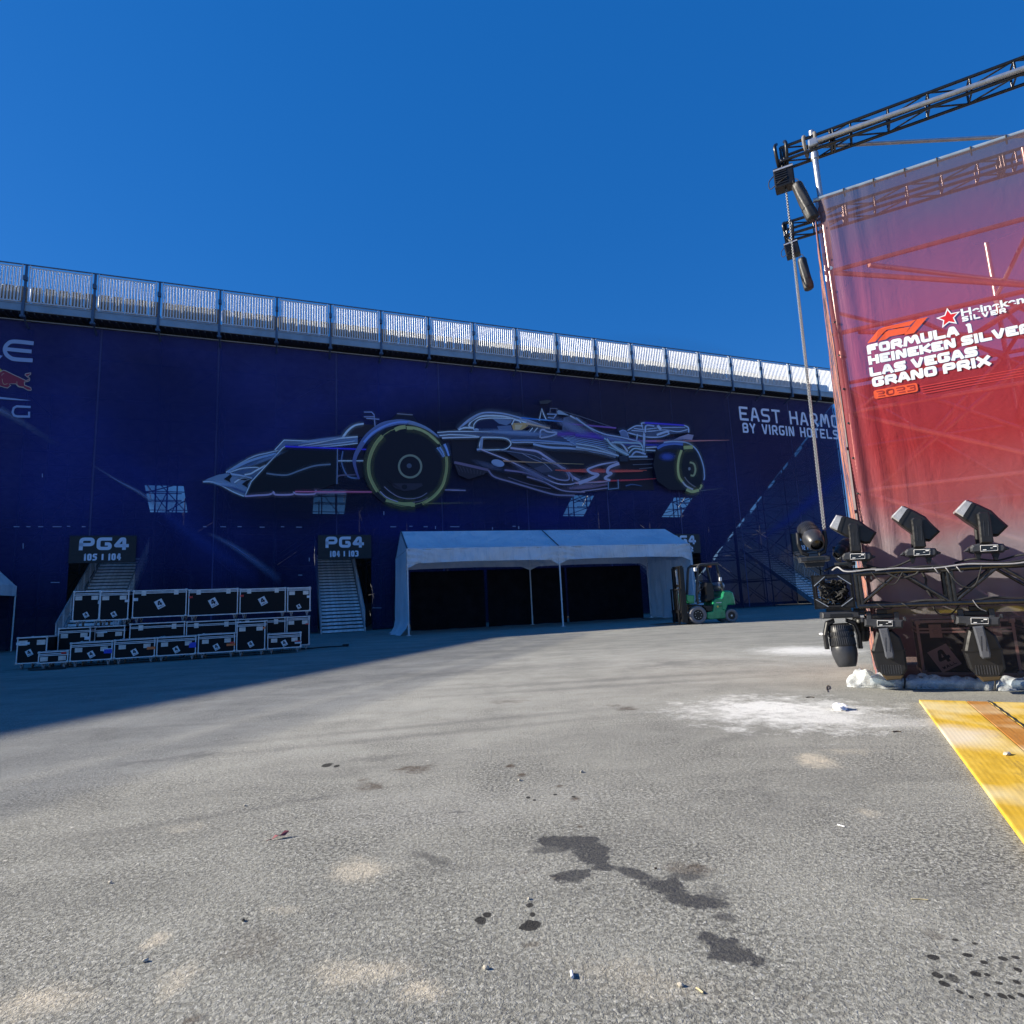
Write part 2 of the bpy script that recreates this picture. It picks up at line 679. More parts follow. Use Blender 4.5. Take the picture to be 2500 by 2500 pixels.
def one_stain(px, py, rx, ry, rot, wk, soft, fade, lim):
    c = gnd(px, py)
    hx = (gnd(px + 5, py) - gnd(px - 5, py)).length / 10 * rx
    hy = (gnd(px, py + 5) - gnd(px, py - 5)).length / 10 * ry
    s_ = g.n('ShaderNodeVectorMath', operation='SCALE')
    g.l(wsub.outputs[0], s_.inputs[0])
    k = wk * 6.5 * min(hx, hy)
    if Prev.out is None:
        s_.inputs['Scale'].default_value = k
    else:
        # each mark waits for the one before it, so the shader never holds many values at once
        ma = g.n('ShaderNodeMath', operation='MULTIPLY_ADD')
        g.l(Prev.out, ma.inputs[0])
        ma.inputs[1].default_value = 1e-7
        ma.inputs[2].default_value = k
        g.l(ma.outputs[0], s_.inputs['Scale'])
    a_ = g.n('ShaderNodeVectorMath', operation='ADD')
    g.l(co, a_.inputs[0])
    g.l(s_.outputs[0], a_.inputs[1])
    mp = g.n('ShaderNodeMapping', vector_type='TEXTURE')
    mp.inputs['Location'].default_value = (c.x, c.y, 0)
    mp.inputs['Rotation'].default_value = (0, 0, R(rot))
    mp.inputs['Scale'].default_value = (hx, hy, 1e3)
    g.l(a_.outputs[0], mp.inputs[0])
    ln = g.n('ShaderNodeVectorMath', operation='LENGTH')
    g.l(mp.outputs[0], ln.inputs[0])
    return g.rng(g.math('ADD', ln.outputs['Value'], edge_), lim + soft, lim - soft, 0, fade, True)


def union(ls):
    o = None
    for q in ls:
        v_ = one_stain(*q)
        o = v_ if o is None else g.math('MAXIMUM', o, v_)
        Prev.out = o
    return o


# broad soft fields of paler tone over the middle of the yard
pale_field = union([stain(1150, 1700, 900, 75, 8, .15, .95, .36), stain(650, 1790, 520, 60, 12, .15, .95, .3), stain(1500, 1620, 520, 40, 8, .15, .95, .35)])
tone = g.mix(g.math('MULTIPLY', pale_field, g.rng(mid, .3, .65, .5, 1)), tone, (.58, .57, .51))
# white powder
powder = union([stain(1905, 1736, 200, 28, -24, .7, .8, .9), stain(1880, 1727, 135, 15, -24, .6, .5), stain(2035, 1752, 75, 13, -15, .35, .7, .85),
                stain(1965, 1588, 100, 9, -6, .3, .8, .9), stain(2200, 1765, 160, 12, -18, .4, .95, .4)])
pw = g.math('MULTIPLY', powder, g.rng(fine, .25, .55, .72, 1))
tone = g.mix(pw, tone, (.84, .83, .78))
sand = union([stain(1995, 1857, 42, 13, -8, .5, .6, .95), stain(870, 2127, 55, 24, 8, .5, .8, .85), stain(380, 2297, 22, 16, 0, .6, .7, .85),
              stain(880, 2375, 95, 26, 0, .7, .9, .7), stain(1030, 2425, 55, 25, 0, .6, .8, .85), stain(440, 2390, 35, 28, 0, .7, .9, .6),
              stain(80, 2455, 95, 28, 0, .7, .9, .75), stain(2120, 1987, 32, 6, -20, 1, .8, .5), stain(2070, 1835, 50, 7, -10, 1, .9, .4),
              stain(1560, 2400, 160, 30, -20, 1.3, .95, .3), stain(690, 2225, 30, 10, 0, 1, .9, .4), stain(460, 2020, 40, 8, 0, 1, .9, .3)])
tone = g.mix(g.math('MULTIPLY', sand, g.rng(fine, .3, .6, .4, 1)), tone, (.6, .53, .41))
# wet and oily marks
oil = union([stain(1392, 2058, 62, 18, -22, .8, .16), stain(1440, 2085, 50, 22, -30, .8, .18), stain(1350, 2075, 60, 10, 18, .8, .3, .75),
             stain(1402, 2140, 38, 22, 0, .8, .14), stain(1465, 2115, 40, 10, 0, .8, .3), stain(1545, 2130, 55, 11, -42, .7, .25),
             stain(1625, 2165, 62, 17, -34, .8, .2), stain(1700, 2195, 70, 18, -24, .8, .18), stain(1670, 2140, 70, 12, -12, .9, .35, .8),
             stain(1755, 2180, 30, 14, -30, 1, .35, .6), stain(1765, 2245, 32, 13, -40, .9, .3, .8),
             stain(1790, 2330, 70, 24, -8, .75, .12), stain(1725, 2288, 26, 9, 0, .7, .2), stain(1770, 2305, 50, 18, -30, .7, .2),
             stain(1050, 2095, 75, 8, -48, .8, .6, .6), stain(1120, 2120, 110, 16, 0, 1, .9, .25)])
spots = union([stain(1290, 2258, 24, 15, 0, .5, .1), stain(1295, 2210, 8, 6, 0, .3, .15), stain(1300, 2232, 7, 5, 0, .3, .2),
               stain(1172, 2247, 13, 10, 0, .4, .15), stain(1190, 2233, 10, 7, 0, .4, .15),
               stain(2278, 2336, 15, 6, -8, .3, .12), stain(2288, 2381, 12, 7, -8, .3, .12), stain(2305, 2401, 12, 7, -5, .3, .12),
               stain(2326, 2386, 16, 8, 0, .8, .3, .8), stain(2384, 2377, 14, 6, -10, .3, .12), stain(2412, 2380, 8, 4, -10, .3, .15),
               stain(2363, 2332, 11, 4, -5, .4, .15), stain(2400, 2349, 9, 4, 0, .4, .2), stain(2450, 2341, 11, 5, -5, .3, .12),
               stain(2480, 2338, 9, 4, 0, .3, .12), stain(2485, 2367, 8, 5, 0, .3, .12), stain(2484, 2398, 8, 5, 0, .3, .12),
               stain(2448, 2431, 10, 6, 0, .3, .12), stain(2470, 2434, 8, 5, 0, .3, .12), stain(2410, 2428, 8, 4, 0, .3, .2),
               stain(2343, 2421, 7, 5, 0, .4, .2), stain(2370, 2433, 6, 4, 0, .4, .2), stain(2330, 2294, 8, 3, 0, .4, .2),
               stain(2380, 2304, 7, 3, 0, .4, .2), stain(2440, 2400, 8, 4, 0, .4, .2), stain(2495, 2430, 8, 5, 0, .3, .2),
               stain(800, 1868, 13, 4, 0, .5, .2), stain(822, 1870, 7, 3, 0, .5, .2), stain(1290, 1947, 5, 3, 0, .4, .2), stain(1305, 1953, 4, 2, 0, .4, .2),
               stain(1355, 1940, 5, 2, 0, .4, .2), stain(1400, 1945, 5, 2, 0, .4, .2)])
rust = union([stain(1018, 1876, 32, 8, 0, .8, .55), stain(905, 1922, 22, 10, 25, .8, .6, .8), stain(885, 1904, 14, 4, 0, .8, .6, .6),
              stain(1276, 1891, 10, 4, 0, .6, .5), stain(1248, 1870, 9, 4, 0, .6, .5), stain(1404, 1950, 12, 4, 0, .6, .5), stain(1366, 1919, 8, 3, 0, .6, .5),
              stain(1690, 2122, 52, 13, -10, .9, .7, .8), stain(1368, 2142, 16, 8, -10, .8, .5, .8), stain(1415, 2018, 6, 3, 0, .5, .5),
              stain(1530, 1730, 20, 4, 0, .8, .6, .8), stain(1500, 1722, 14, 3, 0, .8, .6, .6), stain(1300, 2308, 24, 7, 0, .9, .7, .6),
              stain(640, 2310, 80, 24, 0, 1.2, .9, .35), stain(470, 2490, 16, 10, 0, .8, .5, .8), stain(2270, 2280, 16, 9, 0, .9, .7, .6),
              stain(1280, 2130, 10, 5, 0, .8, .6, .5), stain(1240, 1712, 30, 4, 0, 1, .8, .6), stain(1955, 2440, 20, 9, 0, 1, .8, .5)])
scuff = union([stain(1480, 1660, 330, 3, 6, .5, .9, .45), stain(1500, 1674, 330, 3, 6, .5, .9, .4), stain(1050, 1770, 420, 4, 14, .4, .9, .35), stain(1060, 1792, 420, 4, 14, .4, .9, .35), stain(560, 1985, 260, 6, 24, .5, .9, .35), stain(1800, 1800, 120, 5, 30, .6, .9, .35),
               stain(1150, 1640, 300, 5, 10, .6, .95, .4), stain(350, 1862, 60, 5, 12, 1.2, .9, .5), stain(470, 1845, 40, 5, 20, 1.2, .9, .5), stain(910, 1853, 70, 5, 20, 1.4, .9, .5),
               stain(760, 1950, 70, 9, 15, 1.4, .9, .45), stain(1115, 1982, 20, 3, 0, .8, .6, .7), stain(1900, 1960, 150, 25, 0, 1.4, .95, .3),
               stain(1700, 1620, 120, 6, 8, 1.4, .95, .35), stain(1650, 1618, 40, 3, 0, 1.2, .9, .5), stain(2330, 2180, 90, 30, -20, 1.4, .95, .3)])
tone = g.mix(g.math('MULTIPLY', scuff, .8), tone, (.07, .07, .074))
tone = g.mix(g.math('MULTIPLY', rust, g.rng(fine, .3, .62, .35, 1)), tone, (.085, .06, .042))
tone = g.mix(g.math('MULTIPLY', oil, g.rng(grit, .4, .65, .95, .55)), tone, (.034, .034, .038))
tone = g.mix(g.math('MULTIPLY', spots, .93), tone, (.018, .017, .017))
hgt = g.math('ADD', g.math('MULTIPLY', gap_, -.35), g.math('ADD', g.math('MULTIPLY', cell, .25), g.math('ADD', g.math('MULTIPLY', pit, -.8), g.math('MULTIPLY', fine, .5))))
nrm = g.bump(hgt, .85, .006)
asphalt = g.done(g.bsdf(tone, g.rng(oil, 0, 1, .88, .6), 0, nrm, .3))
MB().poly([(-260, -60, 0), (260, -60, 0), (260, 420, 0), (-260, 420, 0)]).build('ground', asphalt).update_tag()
tag(bpy.data.objects['ground'], kind='structure')

# ------------------------------------------------------------------ grandstand
stand = tag(empty('grandstand', STAND.o, R(STAND.deg)), 'tall scaffold grandstand with slatted aluminium railing along its top', 'grandstand')
BAY, S0 = 3.04, -26.05 - .75
# the sun comes from behind the stand: the raked deck is one closed shell with stairway openings
DECK = M('deck_plywood', (.1, .095, .09), .8, 0, .3, 2)
FASC = M('steel_fascia', (.36, .38, .4), .45, .6, .15, 1.5)
mb = MB()
zt = lambda o: 17.3 - .68 * o
sc_ = [-40, -23.1, -20.7, -12.0, -9.6, 9.7, 11.9, 20.4, 22.6, 30.5]
oc_ = [0, 10.0, 12.4, 22.5]
holes = {(1, 1), (3, 1), (5, 1), (7, 1)}
for i in range(len(sc_) - 1):
    for j in range(3):
        if (i, j) in holes:
            continue
        a, b, c, d = sc_[i], sc_[i + 1], oc_[j], oc_[j + 1]
        for dz in (0, -.14):
            mb.poly([(a, c, zt(c) + dz), (b, c, zt(c) + dz), (b, d, zt(d) + dz), (a, d, zt(d) + dz)])
mb.build('raked_deck', DECK, stand, False)
for a, b in ((-23.1, -20.7), (-12.0, -9.6), (9.7, 11.9), (20.4, 22.6)):
    mb = MB()
    for k in range(15):
        x = a + (b - a) * k / 14
        mb.bar((x, 10.05, zt(10.05)), (x, 10.05, zt(10.05) + 1.0), .03, .03)
    mb.bar((a, 10.05, zt(10.05) + 1.0), (b, 10.05, zt(10.05) + 1.0), .05, .05)
    for f_ in (0, 1):
        mb.bar((a + f_ * (b - a), 10.05, zt(10.05) + 1.0), (a + f_ * (b - a), 12.4, zt(12.4) + 1.0), .05, .05)
    mb.build('opening_rail', M('rail_white', (.7, .72, .74), .5), stand)
    mb = MB()
    m_ = (a + b) / 2
    mb.tube((a - .3, 9.4, zt(11.4)), (b + .2, 9.6, zt(9.6) - .2), .04, 6)
    mb.tube((m_ + .3, 9.2, zt(13.5)), (m_ + .3, 9.6, zt(9.0)), .04, 6)
    mb.tube((a, 9.3, zt(11.2)), (b, 9.3, zt(11.2)), .035, 6)
    mb.tube((a, 9.3, zt(11.9)), (b, 9.3, zt(11.9)), .035, 6)
    mb.tube((b - .5, 9.0, zt(13.5)), (a + .2, 9.5, zt(10.2)), .03, 6)
    mb.build('opening_brace', STEEL_D, stand)
mb = MB()
mb.poly([(-40, 22.5, 0), (30.5, 22.5, 0), (30.5, 22.5, zt(22.5)), (-40, 22.5, zt(22.5))])
mb.poly([(-40, 0, 0), (-40, 22.5, 0), (-40, 22.5, zt(22.5)), (-40, 0, 17.3)])
mb.build('end_wall', DECK, stand, False)
mb = MB()
for k in range(24):
    o0, o1 = .3 + k * .92, .3 + (k + 1) * .92
    zb = zt(o1) - .12
    g_ = (.0, .3, -.1, .15, .42, -.1, .25)[k % 7]
    mb.poly([(30.55, o0, 0), (30.55, o1, 0), (30.55, o1, max(.1, zb - g_)), (30.55, o0, max(.2, zb + .6 - g_ * .9))])
t = NT('light_block_scrim')  # dark scrim added to keep daylight out of the stand's open end
ts_ = t.n('ShaderNodeBsdfTransparent')
ts_.inputs[0].default_value = (.07, .075, .1, 1)
te_ = t.n('ShaderNodeMixShader')
te_.inputs[0].default_value = .25
t.l(ts_.outputs[0], te_.inputs[1])
t.l(t.bsdf((.03, .03, .032), .9), te_.inputs[2])
mb.build('light_block_scrim', t.done(te_.outputs[0]), stand, False)
# walkway behind the railing
mb = MB()
mb.bb((-40, -.78, 17.2), (31, 1.2, 17.3))
for k in range(180):
    s_ = -29 + k * .33
    mb.bb((s_, -.77, 17.12), (s_ + .06, -.02, 17.2))
mb.build('walkway_grating', M('grating', (.06, .06, .062), .6, .4, .25, 10), stand)
mb = MB()
mb.bb((-40, -.84, 17.22), (31, -.78, 17.62), bev=.01)
mb.bb((-40, -.87, 17.6), (31, -.78, 17.66))
mb.build('deck_fascia', FASC, stand)
mb = MB()
mb.tube((-29, -.05, 17.06), (31, -.05, 17.06), .035, 8)
mb.build('banner_rail', GALV, stand)
# columns, ledgers and braces under the deck
mb = MB()
for k in range(-9, 11):
    s_ = S0 + 9 * BAY + k * BAY
    clear = any(d0 - .15 < s_ < d1 + .15 for d0, d1 in ((-24.35, -21.4), (-12.25, -9.2), (11.85, 14.85), (23.8, 26.8)))
    for o in (.5, 4, 7.5, 11, 14.5, 18):
        if clear and o < 7:
            continue
        h_ = zt(o) - .15
        if h_ > .5:
            mb.tube((s_, o, 0), (s_, o, h_), .045, 6)
    for o0, o1 in () if clear else ((.5, 4), (4, 7.5), (7.5, 11), (11, 14.5)):
        for z in (2.2, 4.4, 6.6, 8.8, 11, 13.2):
            if z < zt(o1) - .3:
                mb.tube((s_, o0, z), (s_, o1, z), .03, 5)
                if (k + int(z)) % 2:
                    mb.tube((s_, o0, z - 2.1), (s_, o1, z), .028, 5)
for o in (.5, 4, 7.5, 11):
    for z in (2.2, 4.4, 6.6, 8.8, 11, 13.2, 15.4):
        if z < zt(o) - .3 and (z > 5 or o > 7):
            mb.tube((-29, o, z), (30.4, o, z), .03, 5)
            for k in range(-9, 10, 2):
                s_ = S0 + 9 * BAY + k * BAY
                if (k + int(z * 2)) % 3 != 0:
                    mb.tube((s_, o, z - 2.2), (s_ + BAY, o, z), .028, 5)
mb.build('scaffold_frame', STEEL_D, stand)
# the wing that turns towards the camera outside the left edge of the photograph and throws the long shadow
mb = MB()
A_, B_ = Vector((-39.3, 0, 0)), Vector((-62, -27.7, 0))
dv = (B_ - A_).normalized()
nv = Vector((-dv.y, dv.x, 0)) * -1
P = lambda q, z, d=0: tuple(A_ + dv * q + nv * d + Vector((0, 0, z)))
L_ = (B_ - A_).length
mb.poly([P(0, 0), P(L_, 0), P(L_, 18.25), P(0, 18.25)])
for k in range(int(L_ / .2)):
    mb.bar(P(k * .2, 18.0), P(k * .2, 19.4), .05, .05)
mb.bar(P(0, 19.65), P(L_, 19.65), .07, .07)
mb.build('wing_wall', DECK, stand, False)

# railing: a panel per bay, posts with brackets between
PANEL_A = M('slat_aluminium', (.66, .68, .7), .42, .3, .06, 3, spec=.4)
POSTM = M('blue_grey_steel', (.10, .14, .2), .45, .5, .2, 6)


def rail_panel():
    p = MB()
    x0, x1, o = .16, BAY - .16, -.82
    for z in (17.74, 19.64):
        p.bar((x0, o, z), (x1, o, z), .05, .05)
    for x in (x0, x1):
        p.bar((x, o, 17.74), (x, o, 19.78), .05, .05)
    n = 18
    for k in range(n):
        x = x0 + .12 + (x1 - x0 - .24) * k / (n - 1)
        p.tube((x, o, 17.76), (x, o, 19.6), .038, 8)
    return p


def rail_post():
    p = MB()
    p.bar((0, -.8, 16.95), (0, -.8, 19.75), .1, .1)
    p.bar((0, -.84, 18.9), (0, -.84, 19.15), .2, .16)
    p.bar((0, -.86, 16.9), (0, -.86, 17.75), .14, .12)
    p.tube((0, -.82, 17.0), (0, .1, 16.6), .05, 6)
    p.box((0, -.8, 16.93), (.22, .2, .12))
    return p


rp = rpo = None
for k in range(-1, 19):
    x = S0 + k * BAY
    if rp is None:
        rp = rail_panel().build('railing_panel', PANEL_A, stand)
        rpo = rail_post().build('railing_post', POSTM, stand)
        a, b = rp, rpo
    else:
        a, b = rp.copy(), rpo.copy()
        col.objects.link(a)
        col.objects.link(b)
    a.location.x = x
    b.location.x = x
MB().tube((-31, -.8, 19.8), (30, -.8, 19.8), .04, 8).build('handrail', POSTM, stand)
# seats of the top row
SEATM = M('seat_plastic', (.075, .07, .06), .5, 0, .12, 3)
mb = MB()
pr_ = [(-.27, 0), (-.28, .62), (-.22, .74), (.22, .74), (.28, .62), (.27, 0)]
mb.prism(pr_, 0, .07, bev=.02)
mb.prism([(-.26, -.04), (-.26, .04), (.26, .04), (.26, -.04)], .0, .45)
seat = None
for k in range(0, 19):
    for j in range(5):
        x = S0 - BAY + k * BAY + .32 + j * .6
        if seat is None:
            seat = mb.build('seat', SEATM, stand)
            a = seat
        else:
            a = seat.copy()
            col.objects.link(a)
        a.location = (x, -.3, 18.12 + rnd.uniform(-.015, .015))
        a.rotation_euler.z = R(rnd.uniform(-2, 2))

# ------------------------------------------------------------------ printed banner of the stand
doors = [(-24.35, -21.4), (-12.25, -9.2), (11.85, 14.85), (23.8, 26.8)]
DOORZ = 4.22
t = NT('banner_mesh')
ob = t.obj()
n1 = t.noise(ob, .11, 4, .55)
n2 = t.noise(t.obj((1.2, 1, .12)), .9, 4, .6)
sp = t.n('ShaderNodeSeparateXYZ')
t.l(ob, sp.inputs[0])
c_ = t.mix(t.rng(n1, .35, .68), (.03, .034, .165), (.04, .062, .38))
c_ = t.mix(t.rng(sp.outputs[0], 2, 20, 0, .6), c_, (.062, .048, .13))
c_ = t.mix(t.rng(sp.outputs[2], 2.0, 9.0, .92, 0), c_, (.014, .013, .042))  # deeper navy towards the bottom, partly painted for shade under the tent
c_ = t.mix(t.rng(n2, .38, .72, 0, .25), c_, (.075, .085, .28))
wv = t.noise(t.obj((3.0, 1, .25)), .8, 3, .6, .3)
nm = t.bump(wv, .35, .12)
tb = t.n('ShaderNodeBsdfTransparent')
tb.inputs[0].default_value = (.95, .98, 1, 1)
mxx = t.n('ShaderNodeMixShader')
mxx.inputs[0].default_value = .6
t.l(tb.outputs[0], mxx.inputs[1])
t.l(t.bsdf(c_, .75, 0, nm, .2), mxx.inputs[2])
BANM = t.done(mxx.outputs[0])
banner = tag(empty('printed_banner', STAND.o, R(STAND.deg)), 'huge navy mesh banner with a racing car hung on the back of the grandstand', 'banner')
seams = [-34.5, -29.4, -23.53, -17.75, -11.19, -4.74, 1.16, 7.3, 13.43, 18.95, 25.1, 30.4]
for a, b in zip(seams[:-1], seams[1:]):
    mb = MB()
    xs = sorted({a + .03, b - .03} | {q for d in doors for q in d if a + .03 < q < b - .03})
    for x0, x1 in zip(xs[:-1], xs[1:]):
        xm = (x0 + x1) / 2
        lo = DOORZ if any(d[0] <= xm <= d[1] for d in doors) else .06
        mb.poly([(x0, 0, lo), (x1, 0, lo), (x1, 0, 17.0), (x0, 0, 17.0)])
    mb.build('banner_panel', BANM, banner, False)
t = NT('banner_seam')
SEAMM = t.done(t.bsdf((.048, .052, .15), .6))
for q in seams[1:-1]:
    mb = MB()
    lo = DOORZ if any(d[0] - .05 <= q <= d[1] + .05 for d in doors) else .06
    mb.bb((q - .035, -.008, lo), (q + .035, .002, 17.0))
    mb.build('seam', SEAMM, banner)
# ------------------------------------------------------------------ pictures printed on the stand banner (drawn in photo pixels, laid on the banner's plane)
onw = lambda px, py: STAND.on(px, py)


def T(ox, oy, k):
    return lambda *pts: [(ox + x / k, oy + y / k) for x, y in pts]


c4, c3, c1, c2 = T(490, 1060, 5.2216), T(840, 1000, 6.9), T(1100, 980, 4.83), T(1400, 1000, 5.084)
LB, LV, MBL, DK = (.62, .7, .84), (.52, .46, .62), (.14, .2, .36), (.02, .02, .032)
YE = (.5, .5, .2)
bgp = Print(onw, -.012)
bgp.ell(1180, 1105, 560, 175, (.022, .02, .04), .85, True, 48, -.02)
bgp.ell(1560, 1000, 380, 190, (.05, .04, .075), .55, True)
bgp.ell(760, 1200, 330, 120, (.02, .02, .04), .75, True)
bgp.ell(960, 1280, 220, 50, (.02, .03, .26), .4, True)
bgp.ell(1330, 1260, 130, 35, (.02, .03, .26), .4, True)
bgp.ell(1930, 1110, 190, 150, (.05, .03, .11), .5, True)
bgp.ell(430, 1010, 260, 160, (.02, .03, .17), .4, True)
bgp.line([(230, 1080), (330, 1150), (470, 1290), (560, 1430)], 30, (.03, .05, .3), 150, .5, True, fade=2)
bgp.line([(320, 1180), (450, 1290), (640, 1420)], 20, (.05, .08, .38), 60, .45, True, fade=2)
bgp.line([(505, 1300), (580, 1340), (690, 1420)], 8, (.25, .33, .6), 30, .5, True, fade=2)
bgp.line([(540, 1322), (660, 1380)], 3, (.4, .5, .75), 8, .6, True, fade=2, smooth=False)
bgp.line([(670, 1395), (740, 1420)], 4, (.4, .5, .75), 8, .5, True, fade=2, smooth=False)
bgp.line([(0, 1000), (60, 1035), (145, 1090)], 26, (.22, .26, .42), 14, .75, True, fade=1)
bgp.line([(225, 1135), (290, 1175), (345, 1205), (420, 1260)], 4, (.3, .36, .55), 16, .7, True, fade=2)
bgp.line([(1840, 1330), (1960, 1240), (2080, 1130)], 20, (.02, .04, .3), 60, .6, True, fade=2)
bgp.line([(1930, 1215), (2080, 1205)], 8, (.25, .04, .1), 14, .5, True, fade=2, smooth=False)
bgp.build('glow_print', INK, banner)

car = Print(onw, -.03)
_ln = car.line


def heavier(pts, w0, c, w1=None, *ar, **kw):
    k = 1.25 if w0 < 6 else 1.05
    c = tuple(min(.95, q * 1.22) for q in c)
    if kw.get('wm'):
        kw['wm'] *= k
    if not kw.get('soft') and max(c) > .3 and len(ar) < 1 and w0 < 9:
        _ln(pts, w0 * k * 3.6 + 3, tuple(q * .55 for q in c), None if w1 is None else w1 * k * 3.6 + 3, .42, True, smooth=kw.get('smooth', True))
    _ln(pts, w0 * k, c, None if w1 is None else w1 * k, *ar, **kw)


car.line = heavier
# car body in shade first
car.fill(c1((0, 430), (330, 430), (700, 490), (1400, 520), (1932, 640), (1932, 980), (1400, 1110), (1100, 1085), (700, 970), (440, 850), (30, 740)), (.026, .024, .04))
car.fill(c2((0, 430), (520, 590), (960, 600), (1000, 1000), (420, 1000), (0, 1020)), (.028, .025, .042))
car.fill(c3((0, 500), (330, 520), (330, 1150), (0, 1150)), (.024, .022, .04))
# far front tyre
car.fill(c3((-60, 700), (-20, 520), (60, 400), (180, 290), (320, 250), (520, 260), (560, 350), (330, 460), (0, 500)), (.04, .032, .045))
car.line(c3((-40, 500), (60, 360), (180, 270), (330, 240)), 4.5, LB, 3)
car.line(c3((-20, 700), (-40, 900), (60, 1120), (240, 1160)), 2, MBL, 3)
car.line(c3((-120, 1140), (-60, 1110), (200, 1100)), 4, (.16, .13, .2), 2)
# front wing and nose
car.fill(c4((30, 605), (90, 570), (220, 520), (330, 500), (660, 560), (620, 640), (590, 760), (575, 790), (550, 795), (420, 730), (250, 640), (140, 608)), (.26, .36, .52))
car.fill(c4((330, 490), (460, 400), (620, 310), (800, 250), (1000, 205), (920, 300), (700, 560), (380, 520)), (.1, .16, .3))
car.fill(c4((560, 440), (800, 330), (920, 300), (800, 420), (740, 430), (640, 420)), (.025, .027, .04))
car.line(c4((325, 490), (480, 390), (680, 285), (860, 240), (1005, 205)), 2.6, LB, 2)
car.line(c4((345, 485), (560, 370), (760, 300), (960, 250)), 5, (.3, .42, .62), 4)
car.line(c4((370, 490), (520, 440), (700, 425), (760, 440)), 2, LB)
car.line(c4((380, 510), (520, 530), (660, 565)), 4, (.42, .52, .68), 2)
car.line(c4((560, 520), (640, 505), (700, 470), (830, 400)), 3, LB)
car.line(c4((430, 620), (520, 570), (640, 590)), 3, LB)
car.fill(c4((295, 575), (385, 512), (400, 540), (370, 580), (385, 620)), DK)
car.fill(c4((525, 640), (590, 590), (655, 572), (600, 640), (605, 690)), DK)
car.fill(c4((470, 570), (560, 565), (640, 575), (560, 590)), DK)
car.line(c4((30, 610), (140, 612), (250, 650), (420, 740), (555, 795)), 2.2, LB)
car.line(c4((250, 640), (420, 690), (585, 760)), 1.8, (.08, .12, .3))
car.fill(c4((940, 205), (1060, 82), (1500, 95), (1250, 150), (1070, 160), (1010, 215)), (.15, .22, .38))
car.line(c4((945, 205), (1062, 80), (1490, 95)), 1.8, LB, smooth=False)
car.fill(c4((1240, 158), (1500, 112), (1740, 62), (2000, 40), (2000, 110), (1740, 150), (1500, 170)), (.2, .3, .5))
car.line(c4((1240, 158), (1500, 112), (1740, 62), (2000, 36)), 2.4, LB)
car.line(c4((1330, 165), (1740, 120), (1960, 90)), 2, (.4, .5, .68))
car.line(c4((1500, 172), (1740, 150), (2000, 120)), 1.6, LB)
car.fill(c4((1075, 160), (1740, 186), (1735, 625), (1470, 735), (1180, 745), (920, 755), (600, 765), (645, 610)), (.018, .02, .03))
car.line(c4((565, 790), (645, 608), (830, 410), (1045, 180), (1080, 158)), 1.8, LB, smooth=False)
car.line(c4((1075, 160), (1740, 186), (2150, 200)), 3, (.07, .06, .75), 2, smooth=False)
car.line(c4((1742, 190), (1735, 640)), 1.3, (.25, .32, .5), smooth=False)
car.line(c4((838, 503), (980, 522), (1110, 522), (1250, 472), (1450, 408), (1655, 388)), 2.8, (.2, .25, .33))
for a in (((565, 795), (700, 785), (880, 772), (935, 735)), ((935, 745), (960, 775), (1160, 772), (1190, 738)), ((1195, 742), (1230, 768), (1440, 766), (1465, 725), (1500, 745), (1850, 745))):
    car.line(c4(*a), 3.2, (.55, .42, .6))
car.line([(720, 1201), (945, 1202)], 2.4, (.95, .2, .35), 1.8, smooth=False)
car.line(c4((1750, 345), (2100, 345)), 1.6, LB, smooth=False)
# mirror mast
for a in (((330, 50), (460, 50), (500, 90), (510, 180), (520, 310)), ((330, 130), (505, 132)), ((370, 155), (590, 172))):
    car.line(c3(*a), 1.6, (.32, .36, .55), smooth=False)
car.fill(c3((740, 210), (890, 85), (1150, 100), (1250, 240), (980, 230)), (.02, .021, .045))
car.line(c3((885, 78), (1150, 98)), 1.6, (.25, .25, .3), smooth=False)
# near front tyre
car.ell(840 + 1050 / 6.9, 1000 + 950 / 6.9, 735 / 6.9, 735 / 6.9, (.022, .022, .034))
car.line(c3((250, 1180), (195, 1020), (170, 860), (240, 680), (400, 450), (620, 290), (820, 230), (980, 215), (1180, 245), (1400, 335), (1600, 480)), 3, (.1, .1, .26), 3, wm=13, c1=(.3, .42, .7))
car.line(c3((330, 560), (480, 400), (700, 275), (900, 222), (1080, 218)), 5, (.22, .34, .72), 3)
car.line(c3((640, 450), (520, 600), (440, 780), (410, 950), (430, 1130), (500, 1290), (560, 1385)), 8, YE, 7)
car.line(c3((1712, 800), (1722, 950), (1700, 1120), (1640, 1300), (1500, 1470), (1310, 1590)), 6, YE, 7)
car.line([(840 + (1068 + 652 * math.cos(2 * math.pi * k / 40)) / 6.9, 1000 + (955 + 660 * math.sin(2 * math.pi * k / 40)) / 6.9) for k in range(41)], 1.3, (.34, .35, .16), smooth=False)
car.line(c3((850, 350), (930, 315), (1030, 300)), 9, (.42, .43, .18))
car.line(c3((1050, 315), (1200, 330), (1330, 378), (1450, 455), (1590, 580)), 8, (.45, .46, .2), 5)
car.line(c3((1150, 345), (1300, 390), (1420, 460)), 1.6, (.03, .03, .03))
car.line(c3((700, 1530), (850, 1578), (1000, 1605), (1185, 1600)), 8, (.4, .41, .16), 11)
car.line(c3((720, 1570), (850, 1600), (1000, 1630), (1120, 1640)), 1.5, (.03, .03, .03))
car.line(c3((600, 1385), (720, 1490), (900, 1560)), 1.4, LV)
car.line(c3((1150, 1570), (1300, 1540), (1400, 1490)), 2, (.14, .12, .16))
car.ell(840 + 1105 / 6.9, 1000 + 965 / 6.9, 205 / 6.9, 203 / 6.9, (.32, .35, .26))
car.ell(840 + 1105 / 6.9, 1000 + 965 / 6.9, 170 / 6.9, 168 / 6.9, (.022, .022, .034))
